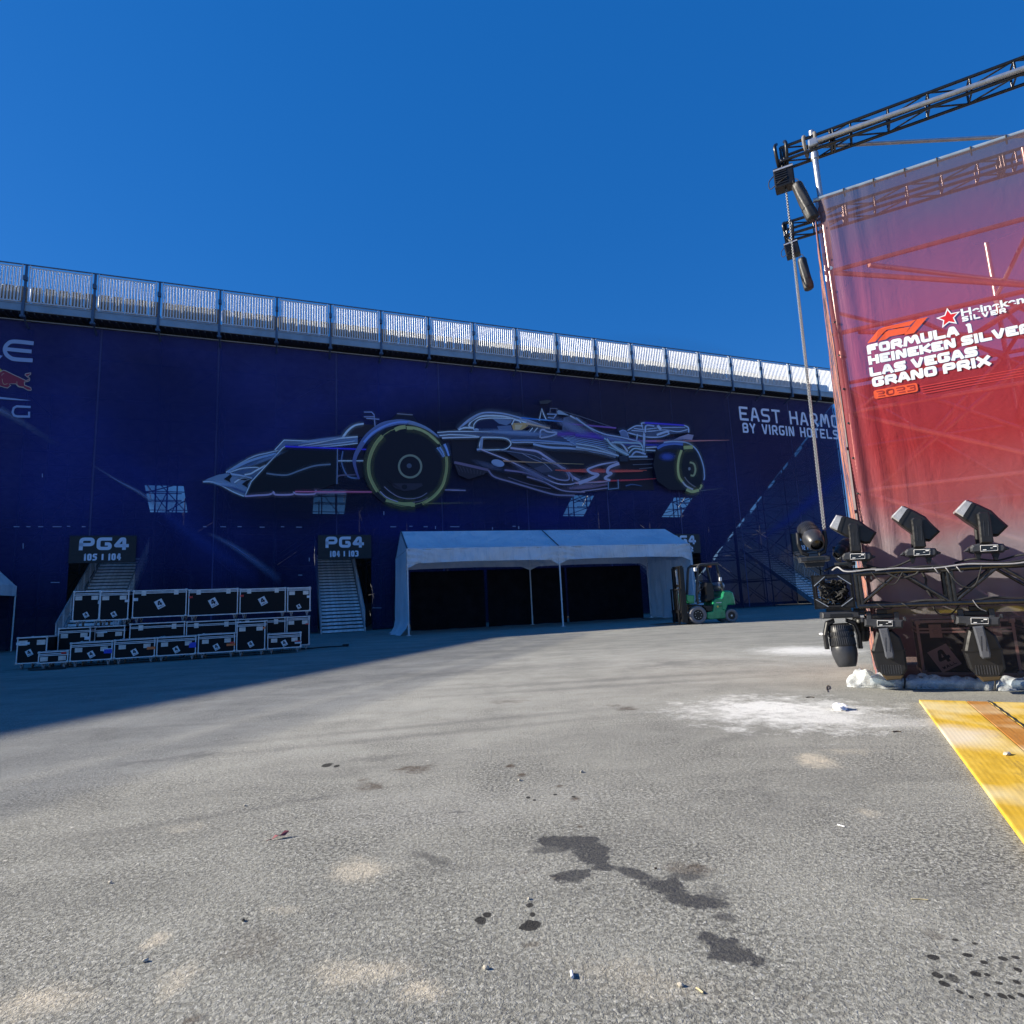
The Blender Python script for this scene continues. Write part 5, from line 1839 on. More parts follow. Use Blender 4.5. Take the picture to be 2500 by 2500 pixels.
# back sheet closing the tower
mb = MB()
mb.poly([(.0, 2.42, .1), (4.4, 2.42, .1), (4.4, 2.42, 4.3), (.0, 2.42, 4.3)])
mb.poly([(4.42, .1, .1), (4.42, 2.4, .1), (4.42, 2.4, 5), (4.42, .1, 5)])
tag(mb.build('back_sheet', M('grey_cloth', (.42, .36, .37), .8, 0, .15, 1.5), rb, False), 'pale cloth showing through the banner')
# lettering
fnp = lambda px, py: ON(px, py, -.03)
pr = Print(lambda x, y: (x, y), -.0225, -.00012, sheet_b)
WH = (.8, .84, .86)
rows = [('FORMULA 1', 842, 864.5, 2118.5, 2381), ('HEINEKEN SILVER', 869, 890.5, 2121.5, 2522), ('LAS VEGAS', 897, 919.5, 2124.5, 2388), ('GRAND PRIX', 922, 945, 2131, 2419)]
zb_ = []
for tx, yt, yb, xl, xr_ in rows:
    u0, z0 = fnp(xl, yb)
    zt3 = fnp(xl, yt)[1]
    u1 = fnp(xr_, yb - (xr_ - xl) * .2)[0]
    h = (zt3 - z0) * 1.03
    letters(pr, tx, u0, u1, z0, h, h * .315, WH, .07, .15, sp=.33, wide={'M': 1.45, '1': .8, 'I': .36})
C8 = T(1850, 650, 2.972)
C9 = T(2100, 720, 4.83)
RD = (.72, .1, .04)


def pxfill(pts, c):
    pr.fill([fnp(*q) for q in pts], c)


pxfill(C9((85, 565), (215, 408), (260, 385), (660, 292), (585, 362), (320, 405), (285, 430), (180, 548)), RD)
pxfill(C9((205, 545), (300, 436), (335, 415), (590, 372), (535, 455), (350, 490), (300, 525)), RD)
pxfill(C9((520, 472), (670, 288), (798, 260), (635, 450)), RD)
star, star2 = [], []
cx_, cy_ = C9((1040, 272))[0]
for k in range(10):
    a = R(-96 + 36 * k)
    rr = 1.0 if k % 2 == 0 else .46
    star.append((cx_ + 31 * rr * math.cos(a), cy_ + 25 * rr * math.sin(a) - 6 * rr * math.cos(a)))
    star2.append((cx_ + 24 * rr * math.cos(a), cy_ + 19 * rr * math.sin(a) - 4.7 * rr * math.cos(a)))
pxfill(star, WH)
pxfill(star2, (.6, .02, .03))
u0, z0 = fnp(*C9((1205, 320))[0])
zt3 = fnp(*C9((1200, 262))[0])[1]
u1 = fnp(*C9((1725, 215))[0])[0]
letters(pr, 'SILVER', u0, u1, z0, zt3 - z0, .017, WH, .3, .2, wide={'I': .2})
# year plate
u0, z0 = fnp(*C9((168, 1228))[0])
u1 = fnp(*C9((685, 1130))[0])[0]
zt3 = fnp(*C9((160, 1125))[0])[1]
hz = zt3 - z0
pr.fill(fillet([(u0, z0), (u1, z0), (u1, z0 + hz), (u0, z0 + hz), (u0, z0)], .03)[:-1], RD)
letters(pr, '2023', u0 + .02, u1 - .02, z0 + .018, hz - .036, .014, (.3, .03, .03), .25, .25)
for k in range(4):
    a = fnp(2245 + k * 3, 944 + k * 5.5)
    pr.line([(a[0], a[1]), (a[0] + 1.7, a[1])], .008, (.55, .05, .05), smooth=False)
pr.build('lettering', INK, rb)
# brand word in a slab-like italic: a heavy stroke face with feet
fc = bpy.data.curves.new('word', 'FONT')
fc.body = 'Heineken'
fc.size = 1
fc.offset = .03
fo_ = bpy.data.objects.new('word', fc)
dg = bpy.context.evaluated_depsgraph_get()
col.objects.link(fo_)
dg.update()
me = bpy.data.meshes.new_from_object(fo_.evaluated_get(bpy.context.evaluated_depsgraph_get()))
bpy.data.objects.remove(fo_)
xs = [q.co.x for q in me.vertices]
u0, z0 = fnp(*C9((1195, 250))[0])
u1 = fnp(*C9((1945, 105))[0])[0]
zt3 = fnp(*C9((1185, 168))[0])[1]
ymx = max(q.co.y for q in me.vertices)
x0_, x1_ = min(xs), max(xs)
for q in me.vertices:
    ua, za = (q.co.x - x0_) / (x1_ - x0_) * (u1 - u0) + u0, z0 + q.co.y / ymx * (zt3 - z0)
    q.co = (ua, -.0235 + sheet_b(ua, za), za)
me.materials.clear()
me.materials.append(M('white_ink', WH, .7, 0, .02))
wd_ = bpy.data.objects.new('word_print', me)
col.objects.link(wd_)
wd_.parent = rb

# ------------------------------------------------------------------ trusses
TRUSS = M('truss_black', (.02, .02, .021), .22, .55, .5, 18, True, 120, .0012, coat=.8)

BRACE = M('brace_black_lit', (.055, .055, .058), .2, .75, .4, 18, True, 120, .0012)  # paler copy of the truss black, painting in brighter light on the diagonals


def box_truss(label, loc, rz, L, S, pitch, joints=(), rc=.028, rb_=.017, group=None, mat=None, slim=False):
    """Square truss along +x; origin at its front bottom left corner."""
    mat = mat or TRUSS
    r_ = tag(empty('box_truss', loc, rz), label, 'truss', group)
    for y in (0, S):
        for z in (0, S):
            MB().tube((0, y, z), (L, y, z), rc, 10).build('chord', mat, r_)
    m_ = MB()
    n = max(1, int(round(L / pitch)))
    p = L / n
    for k in range(n):
        x0, x1 = k * p, (k + 1) * p
        for y in (0, S):
            a, b = ((x0, y, 0), (x1, y, S)) if k % 2 == 0 else ((x0, y, S), (x1, y, 0))
            if not slim:
                m_.tube(a, b, rb_, 7)
        for z in (0, S):
            a, b = ((x0, 0, z), (x1, S, z)) if k % 2 == 0 else ((x0, S, z), (x1, 0, z))
            m_.tube(a, b, rb_, 7)
        if slim and k:
            for y in (0, S):
                m_.tube((x0, y, 0), (x0, y, S), rb_ * 1.2, 7)
            for z in (0, S):
                m_.tube((x0, 0, z), (x0, S, z), rb_, 7)
    m_.build('bracing', BRACE, r_)
    for x in joints:
        m_ = MB()
        for dx in (-.018, .018):
            for y in (0, S):
                m_.tube((x + dx, y, 0), (x + dx, y, S), rc * .8, 8)
            for z in (0, S):
                m_.tube((x + dx, 0, z), (x + dx, S, z), rc * .8, 8)
        m_.build('end_frame', mat, r_)
    return r_


def up(u_, v, z):
    return TW.o + TW.a * u_ + TW.b * v + Vector((0, 0, z))


VT = -.52
S_ = .36
zb0 = ON(2099, 1483, VT)[1]
ub = ON(2092, 1440, VT)[0]
box_truss('black box truss hanging at eye height and carrying the stage lights', up(ub, VT, zb0 + .012), R(TW.deg), 3.0, S_, .43, (.02, .86, 2.15))
# corner block on its end, an octagonal opening facing the camera
cb = tag(empty('truss_corner_block', up(ub - .03, VT, zb0), R(TW.deg)), 'square truss corner block with an octagonal opening at the truss end', 'corner block')
W_ = ub - ON(1986, 1440, VT)[0] - .02
mb = MB()


def octo_plate(m_, W, H, th, y, k=.34, fr=.034, fn=None):
    o = [(-W, 0), (0, 0), (0, H), (-W, H)]
    a, b = W * k, H * k
    i_ = [(-W + fr, b), (-W + a, fr), (-a, fr), (-fr, b), (-fr, H - b), (-a, H - fr), (-W + a, H - fr), (-W + fr, H - b)]
    ring = [(o[0], i_[0], i_[1]), (o[1], i_[2], i_[3]), (o[2], i_[4], i_[5]), (o[3], i_[6], i_[7])]
    for yy in (y, y + th):
        for (c, p, q) in ring:
            m_.poly([fn(c[0], yy, c[1]), fn(p[0], yy, p[1]), fn(q[0], yy, q[1])])
        for s_, (c1_, p1, c2_, p2) in enumerate(((o[0], i_[1], o[1], i_[2]), (o[1], i_[3], o[2], i_[4]), (o[2], i_[5], o[3], i_[6]), (o[3], i_[7], o[0], i_[0]))):
            m_.poly([fn(c1_[0], yy, c1_[1]), fn(c2_[0], yy, c2_[1]), fn(p2[0], yy, p2[1]), fn(p1[0], yy, p1[1])])
    for j in range(8):
        p, q = i_[j], i_[(j + 1) % 8]
        m_.poly([fn(p[0], y, p[1]), fn(q[0], y, q[1]), fn(q[0], y + th, q[1]), fn(p[0], y + th, p[1])])


for y in (0, S_ - .01):
    octo_plate(mb, W_, S_ + .02, .01, y, fn=lambda a, b, c: (a, b, c))
mb.build('face_plate', BLACKM, cb, False)
mb = MB()
for x in (-.012, -W_ + .012):
    octo_plate(mb, S_, S_ + .02, .008, x, fn=lambda a, b, c: (b, -a, c))
mb.build('side_plate', BLACKM, cb, False)
mb = MB()
for x in (-.014, -W_ + .014):
    for y in (.014, S_ - .014):
        mb.bb((x - .014, y - .014, -.004), (x + .014, y + .014, S_ + .024), bev=.004)
for z in (.008, S_ + .012):
    for y in (.014, S_ - .014):
        mb.bb((-W_, y - .014, z - .01), (0, y + .014, z + .01), bev=.004)
mb.build('frame', BLACKM, cb)
mb = MB()
a_ = W_ * .34
for y in (-.004, S_):
    for p, q in (((-W_ + .02, S_ * .3), (-W_ + a_, .02)), ((-.02, S_ * .3), (-a_, .02)), ((-W_ + .02, S_ * .72), (-W_ + a_, S_)), ((-.02, S_ * .72), (-a_, S_))):
        mb.bar((p[0], y, p[1]), (q[0], y, q[1]), .012, .007)
mb.build('edge_strip', ALU, cb)


def cable(pts, r, label, m=RUBBER, n=6, k=8):
    b_ = MB()
    b_.path(crom(pts, k), r, n)
    return tag(b_.build('cable', m), label, 'cable', 'cables on the lighting truss')


CW = M('grey_cable', (.3, .3, .31), .45, 0, .2, 30)
# coils inside the block
mb = MB()
for k in range(58):
    p = [Vector((-W_ * rnd.uniform(.15, .85), rnd.uniform(.05, S_ - .05), rnd.uniform(.04, .2) if k < 26 else rnd.uniform(.12, S_ - .04))) for _ in range(4)]
    mb.path(crom([tuple(q) for q in p], 6), .0075, 5)
o_ = mb.build('cable_bundle', RUBBER)
o_.location, o_.rotation_euler = cb.location, (0, 0, R(TW.deg))
tag(o_, 'tangle of black cables stuffed into the truss corner block', 'cables')
zc_ = zb0 + S_ + .04
for k, (mm, lab) in enumerate(((CW, 'grey cable looping over the top of the corner block'), (RUBBER, 'black cable lying along the top chord of the truss'), (RUBBER, 'black cable sagging below the top chord of the truss'), (CW, 'pale cable running along the upper truss tube'), (RUBBER, 'black cable bundle lying along the lower truss tube'), (RUBBER, 'black cable dropping from the top chord to the bottom chord'), (RUBBER, 'black cable hanging between the first two upper lights'))):
    pts = []
    if k == 0:
        pts = [(-.22, .1, .03), (-.16, .05, .06), (-.1, .0, .01), (0, -.03, .0), (.15, -.03, .01), (.3, -.03, .0)]
    elif k == 1:
        pts = [(q * .22, .02 * math.sin(q * 2), .005 + .012 * math.sin(q * 3)) for q in range(13)]
    elif k == 2:
        pts = [(.3, -.02, -.03), (.42, -.02, -.1), (.56, -.02, -.07), (.62, -.02, -.03), (.8, -.02, -.05), (.95, -.02, -.03)]
    elif k == 3:
        pts = [(.2 + q * .2, -.04, -.005 + .012 * math.sin(q * 1.9)) for q in range(13)]
    elif k == 4:
        pts = [(q * .2, .05 + .03 * math.sin(q), -S_ + .0 + .016 * math.sin(q * 2.3)) for q in range(14)]
    elif k == 5:
        pts = [(.62, .1, -.02), (.66, .1, -.12), (.65, .1, -.22), (.7, .1, -.33)]
    else:
        pts = [(.1, .1, .08), (.25, .1, .02), (.4, .1, .03), (.55, .1, .09)]
    cable([tuple(up(ub + p[0], VT + p[1], zc_ + p[2])) for p in pts], .012 if mm is RUBBER else .009, lab, mm)

more = (('thin black cable looping down between the first and second upper light', [(.16, -.03, -.02), (.24, -.05, -.13), (.36, -.05, -.16), (.45, -.03, -.04)], .006),
        ('thin black cable hanging in a deep loop from the top chord past the joint', [(.84, -.03, -.03), (.93, -.05, -.2), (1.05, -.05, -.22), (1.14, -.03, -.02)], .006),
        ('black power cable lying loose on top of the truss at the corner block', [(-.3, .1, .03), (-.18, .2, .08), (-.05, .22, .04), (.12, .15, .03), (.22, .02, .02)], .011),
        ('black cable running over the truss towards the right edge', [(.95, .2, .03), (1.1, .1, .06), (1.3, .12, .03), (1.5, .05, .07), (1.75, .1, .03)], .011),
        ('grey cable wound round the upper chord near the joint', [(.7 + .02 * q, -.02 + .032 * math.cos(q * 1.3), -.04 + .034 * math.sin(q * 1.3)) for q in range(16)], .005),
        ('black cable dangling below the lower chord beside the second hanging light', [(.68, .1, -S_ - .03), (.72, .08, -S_ - .13), (.82, .08, -S_ - .15), (.93, .1, -S_ - .04)], .007),
        ('black cable wound along the lower chord near the end', [(.1 + .04 * q, -.0 + .034 * math.cos(q * 1.1), -S_ - .04 + .034 * math.sin(q * 1.1)) for q in range(14)], .006),
        ('pale safety wire from the truss top to the right hanging light', [(1.02, -.03, -S_), (1.06, -.02, -S_ - .08), (1.12, .0, -S_ - .12)], .004))
for lab, pts, r_ in more:
    cable([tuple(up(ub + p[0], VT + p[1], zc_ + p[2])) for p in pts], r_, lab, CW if 'grey' in lab or 'pale' in lab else RUBBER)

# upper trusses
z1_ = ON(1917, 357, .03)[1]
u1_ = ON(1905, 370, .03)[0]
box_truss('slim black truss across the sky above the stage banner', up(u1_, .03, z1_ - .2), R(TW.deg), 4.6, .2, .42, (.02, .62, 2.9), .021, .011, 'slim trusses on top of the tower', slim=True)
z2_ = ON(1916, 545, 2.1)[1]
u2_ = ON(1914, 560, 2.1)[0]
box_truss('slim black truss behind, lower and seen through the banner', up(u2_, 2.1, z2_ - .22), R(TW.deg), 4.8, .22, .42, (.02, .9, 2.9), .024, .012, 'slim trusses on top of the tower', slim=True)


def hoist(label, px, py, v, hgt, tilt=0.0):
    """Chain hoist centred on a pixel in the plane v of the tower; hgt in pixels."""
    u_, z = ON(px, py, v)
    H = ON(px, py - hgt / 2, v)[1] - ON(px, py + hgt / 2, v)[1]
    r_ = tag(empty('chain_hoist', up(u_, v, z), R(TW.deg)), label, 'chain hoist', 'chain hoists')
    r_.rotation_euler.y = tilt
    q = H
    MB().box((0, 0, 0), (q * .68, q * .5, q * .8), None, 0, q * .05).build('body', BLACKM, r_)
    m_ = MB()
    for k in range(6):
        m_.bb((-q * .3, -q * .275, -q * .28 + k * q * .09), (q * .1, -q * .25, -q * .24 + k * q * .09))
    m_.build('cooling_fin', BLACKP, r_)
    MB().bb((-q * .33, -q * .29, q * .26), (q * .33, -q * .25, q * .32)).build('label_strip', M('silver_strip', (.55, .56, .58), .35, .6), r_)
    m_ = MB()
    m_.tube((0, 0, q * .38), (0, 0, q * .62), q * .06, 8)
    m_.path([(q * .1 * math.sin(a), 0, q * .7 + q * .11 * math.cos(a)) for a in [math.pi * 2 * k / 14 for k in range(12)]], q * .03, 6)
    m_.build('hook', BLACKM, r_)
    m_ = MB()
    m_.path(crom([(-q * .3, 0, q * .3), (-q * .52, 0, q * .1), (-q * .5, 0, -q * .2), (-q * .2, -q * .27, -q * .22), (q * .1, -q * .27, -q * .1)], 6), q * .018, 6)
    m_.build('power_cable', RUBBER, r_)
    return r_, u_, z, q


h1, hu, hz1, hq = hoist('black chain hoist hanging from the upper truss end, cable loop on its side', 1915, 438, .08, 62)
h2, hu2, hz2, hq2 = hoist('smaller black chain hoist hanging from the lower rear truss', 1934, 610, 2.15, 44, R(-6))
for (px, py, v, q, lab) in ((1908, 375, .1, 1, 'black soft sling round the end of the upper truss'), (1925, 560, 2.2, .9, 'black soft sling round the end of the rear truss'), (1977, 352, .12, .8, 'grey strap tying the upper truss to the corner pole')):
    u_, z = ON(px, py, v)
    m_ = MB()
    for s_ in (-1, 1):
        m_.path(crom([(u_ + s_ * .05, v, z + .16 * q), (u_ + s_ * .07, v - .13, z + .02), (u_ + s_ * .05, v, z - .2 * q), (u_ + s_ * .03, v + .13, z)], 5), .022, 6)
    o_ = m_.build('sling', BLACKP if 'black' in lab else M('grey_webbing', (.2, .19, .18), .8))
    o_.location, o_.rotation_euler = TW.o, (0, 0, R(TW.deg))
    tag(o_, lab, 'sling', 'slings at the truss ends')

CHAIN = M('chain_steel', (.26, .27, .28), .4, .5, .15, 30)


def chain(label, a, b, r, n=None):
    a, b = Vector(a), Vector(b)
    L = (b - a).length
    d = (b - a).normalized()
    s1 = d.cross(Vector((0, 1, 0))).normalized()
    s2 = d.cross(s1)
    ln = r * 5.2
    N = int(L / (ln * .72))
    m_ = MB()
    for k in range(N):
        c = a + d * (L * (k + .5) / N)
        sd = s1 if k % 2 else s2
        pts = []
        for q in range(10):
            t_ = 2 * math.pi * q / 10
            pts.append(c + d * (ln * .5 * math.cos(t_)) + sd * (ln * .34 * math.sin(t_)))
        m_.path(pts, r, 5, closed=True)
    return tag(m_.build('chain', CHAIN), label, 'chain', 'hoist chains')


zt4 = hz1 - hq * .4
uA, zA = ON(1919, 462, .08)
uB, zB = ON(2011, 1292, -.2)
chain('steel hoist chain running from the upper hoist down to the light truss', up(uA, .08, zA), up(uB, -.2, zB), .0056)
uA, zA = ON(1940, 628, 2.1)
uB, zB = ON(2012, 1292, -.12)
chain('second hoist chain running beside the first, from the rear hoist', up(uA, 2.1, zA), up(uB + .01, -.12, zB), .0056)


def chain_bag(label, px0, py0, px1, py1, v, wpx):
    a, b = ON(px0, py0, v), ON(px1, py1, v)
    p0, p1 = Vector((a[0], 0, a[1])), Vector((b[0], 0, b[1]))
    L = (p1 - p0).length
    wd = abs(ON(px0 + wpx, py0, v)[0] - a[0]) / 2
    r_ = tag(empty('chain_bag', up(a[0], v, a[1]), R(TW.deg)), label, 'chain bag', 'chain bags')
    d = (p1 - p0)
    r_.rotation_euler.y = math.atan2(-d.x, -d.z)
    n, m_ = 28, MB()
    prof = [(.8, 0), (.92, -.03), (.9, -.12), (.94, -.3), (.96, -.5), (1.0, -.66), (.97, -.7), (1.02, -.75), (1.05, -.86), (.98, -.96), (.9, -1.0)]
    vs, fs = [], []
    for r0, h in prof:
        for k in range(n):
            an = 2 * math.pi * k / n
            rr = wd * r0 * (1 + .055 * math.sin(an * 7 + h * 5) + .04 * math.sin(an * 3 - h * 9))
            vs.append((rr * math.cos(an), rr * math.sin(an), h * L))
    for i in range(len(prof) - 1):
        for k in range(n):
            fs.append([i * n + k, i * n + (k + 1) % n, (i + 1) * n + (k + 1) % n, (i + 1) * n + k])
    fs.append(list(range((len(prof) - 1) * n, len(prof) * n)))
    m_.add(vs, fs, 0, True)
    m_.build('bag', M('bag_fabric', (.025, .025, .026), .5, 0, .3, 8, True, 60, .003), r_, False)
    m_ = MB()
    m_.path([(wd * 1.01 * math.cos(q), wd * 1.01 * math.sin(q), -L * .7) for q in [2 * math.pi * k / 24 for k in range(24)]], wd * .05, 5, closed=True)
    m_.build('band', RUBBER, r_)
    m_ = MB()
    for s_ in (-.45, .45):
        m_.path(crom([(wd * s_, -wd * .6, -.02 * L), (wd * s_ * .8, -wd * .2, .1 * L), (0, 0, .16 * L)], 4), wd * .07, 5)
    m_.build('strap', RUBBER, r_)
    return r_


chain_bag('tall black chain bag hanging tilted from the upper hoist against the sky', 1945, 450, 1985, 535, .0, 32)
chain_bag('black chain bag hanging under the lower rear hoist', 1957, 632, 1975, 706, 1.95, 25)

# ------------------------------------------------------------------ stage lights
C2 = T(2160, 1200, 5.6824)
SAT = M('satin_grey', (.42, .42, .43), .28, .3, .2, 10)
ARM_LIT = M('black_plastic_lit', (.075, .08, .095), .3, 0, .2, 10)  # arm plastic made paler to stand in for its grey-blue highlight
bc = C2((490, 850))[0]
bu, bz = ON(bc[0], bc[1], VT + .1)


def rel(pts, v=VT + .1):
    out = []
    for X, Y in pts:
        p = C2((X, Y))[0]
        a = ON(p[0], p[1], v)
        out.append((a[0] - bu, a[1] - bz))
    return out


def spin(pts, c, deg):
    a = R(deg)
    return [(c[0] + (x - c[0]) * math.cos(a) - (z - c[1]) * math.sin(a), c[1] + (x - c[0]) * math.sin(a) + (z - c[1]) * math.cos(a)) for x, z in pts]


def wash_light(label, u_, z, spin_deg=0.0, down=False):
    """Moving head with a wedge shaped lamp box; origin in the middle of its base."""
    r_ = tag(empty('moving_light', up(u_, VT + .1, z), R(TW.deg)), label, 'stage light', 'moving stage lights on the truss')
    base = rel([(265, 850), (300, 805), (385, 785), (690, 790), (715, 825), (715, 870), (690, 905), (320, 912), (280, 895)])
    arm = rel([(352, 405), (385, 376), (498, 376), (515, 425), (562, 770), (540, 786), (392, 786), (366, 500)])
    head = rel([(95, 345), (235, 205), (272, 207), (400, 265), (560, 350), (640, 440), (765, 560), (630, 690), (540, 680), (370, 582), (230, 482), (170, 430), (100, 368)])
    cap = rel([(97, 347), (235, 207), (325, 248), (200, 432), (104, 368)])
    band = rel([(340, 262), (352, 268), (232, 470), (222, 464)])
    piv = rel([(445, 440)])[0]
    sg = 1
    if down:
        f = lambda P_: [(x, -z) for x, z in P_]
        arm = [(x * .9, -z) for x, z in rel([(372, 405), (395, 376), (498, 376), (520, 425), (535, 770), (530, 786), (385, 786), (380, 500)])]
        base = rel([(215, 800), (765, 790), (765, 905), (640, 912), (620, 925), (350, 925), (330, 912), (215, 905)])
        piv = (piv[0] * .7, -piv[1])
        # lamp box pointing at the ground
        k = .0041
        head = [(piv[0] + x * k * .8, piv[1] + (zz * .8 + 8) * k) for x, zz in ((-32, 38), (-22, 62), (22, 66), (42, 40), (48, -8), (44, -62), (22, -92), (-20, -94), (-44, -58), (-48, -5))]
        cap = [(piv[0] + x * k * .8, piv[1] + (zz * .8 + 8) * k) for x, zz in ((30, -80), (22, -94), (-20, -96), (-31, -78))]
        band = [(piv[0] + x * k * .8, piv[1] + zz * k) for x, zz in ((-48, 4), (48, 4), (48, 8), (-48, 8))]
    head, cap, band = spin(head, piv, spin_deg), spin(cap, piv, spin_deg), spin(band, piv, spin_deg)
    MB().prism(base, -.09, .13, bev=.018).build('base', GREYP, r_)
    b_ = MB()
    if not down:
        b_.prism(rel([(200, 892), (262, 830), (270, 890)]), -.05, .09, bev=.008)
        b_.prism(rel([(715, 822), (775, 845), (770, 862), (712, 880)]), -.05, .09, bev=.008)
    else:
        for s_ in (-1, 1):
            b_.box((s_ * .13, .0, .07), (.05, .05, .1), None, 0, .01)
            b_.box((s_ * .2, -.03, .04), (.03, .03, .05), None, 0, .008)
    b_.build('carry_handle', GREYP, r_)
    d0 = rel([(395, 815), (612, 805), (612, 880), (395, 890)])
    b_ = MB()
    b_.prism(d0, -.096, -.088)
    b_.build('display', GLASS_D, r_)
    b_ = MB()
    b_.path([(x, -.098, zz) for x, zz in d0 + [d0[0]]], .003, 5)
    x0, x1 = d0[0][0], d0[1][0]
    zc = (d0[0][1] + d0[2][1]) / 2
    b_.bb((x0 + .1 * (x1 - x0), -.1, zc - .02), (x0 + .3 * (x1 - x0), -.097, zc - .013))
    b_.bb((x0 + .72 * (x1 - x0), -.1, zc + .008), (x0 + .92 * (x1 - x0), -.097, zc + .018))
    b_.bb((x0 + .55 * (x1 - x0), -.1, zc - .004), (x0 + .68 * (x1 - x0), -.097, zc))
    b_.build('display_marking', STICK, r_)
    for y0, y1 in ((-.12, -.055), (.13, .195)):
        MB().prism(arm, y0, y1, bev=.014).build('yoke_arm', ARM_LIT if down else BLACKP, r_)
    b_ = MB()
    xa = sum(p[0] for p in arm) / len(arm)
    for dx in (-.018, .02):
        zs = sorted(p[1] for p in arm)
        b_.bar((xa + dx - .004, -.1215, zs[0] + .08), (xa + dx + .01, -.1215, zs[-1] - .1), .004, .004)
    b_.build('yoke_groove', GREYP, r_)
    hd = MB().prism(head, -.05, .125, bev=.02).build('lamp_head', BLACKP, r_)
    b_ = MB().prism([(piv[0] + (x - piv[0]) * 1.012, piv[1] + (zz - piv[1]) * 1.012) for x, zz in cap], -.053, .128, bev=.012)
    b_.build('lens_cover', SAT if not down else M('amber_plate', (.06, .04, .018), .35), hd)
    MB().prism([(piv[0] + (x - piv[0]) * 1.02, piv[1] + (zz - piv[1]) * 1.02) for x, zz in band], -.056, .131).build('seam', BLACKM, hd)
    if down:
        b_ = MB()
        for q in range(9):
            x = piv[0] + (-22 + q * 5.5) * .00412
            b_.bb((x, -.054, piv[1] - 52 * .00412), (x + .008, -.049, piv[1] - 30 * .00412))
        b_.build('vent_slot', GREYP, hd)
    b_ = MB()
    if not down:
        for x0_, x1_ in ((340, 425), (560, 655)):
            b_.prism(rel([(x0_, 908), (x1_, 912), ((x0_ + x1_) / 2 + 22, 1000), ((x0_ + x1_) / 2 - 10, 1000)]), -.03, .05)
    else:
        b_.bb((-.1, -.02, .05), (.1, .08, .1), bev=.01)
        b_.bb((-.05, -.01, .1), (.05, .06, .15), bev=.01)
    b_.build('clamp', BLACKM, r_)
    return r_


# thin clear plastic film
t = NT('clear_film')
ob = t.obj()
fr_ = t.n('ShaderNodeLayerWeight')
fr_.inputs['Blend'].default_value = .35
tb = t.n('ShaderNodeBsdfTransparent')
tb.inputs[0].default_value = (.93, .96, .97, 1)
nz = t.noise(ob, 9, 5, .7, .8)
bs = t.bsdf((.78, .82, .84), .25, 0, t.bump(nz, .7, .03), .6)
ms = t.n('ShaderNodeMixShader')
t.l(t.math('ADD', t.math('MULTIPLY', fr_.outputs['Facing'], .45), t.rng(nz, .4, .7, .14, .6)), ms.inputs[0])
t.l(tb.outputs[0], ms.inputs[1])
t.l(bs, ms.inputs[2])
FILM = t.done(ms.outputs[0])

p3_ = (bu, bz)
wash_light('second of the three box-headed lights on top of the truss, tilted up to the left', bu, bz)
a = ON(2091.6, 1359.5, VT + .1)
wash_light('box-headed light on top of the truss beside the corner block, nearly level', a[0], a[1], 13)
a = ON(2407.8, 1339.5, VT + .1)
wash_light('rightmost box-headed light on top of the truss', a[0], a[1], 1.5)
a = ON(2650, 1327, VT + .1)
a = ON(2157, 1521, VT + .1)
wash_light('box-headed light hanging under the truss end, in a clear rain cover', a[0], a[1], 3, True)
a = ON(2385, 1515, VT + .1)
wash_light('box-headed light hanging further right under the truss, amber at its tip', a[0], a[1], 5, True)


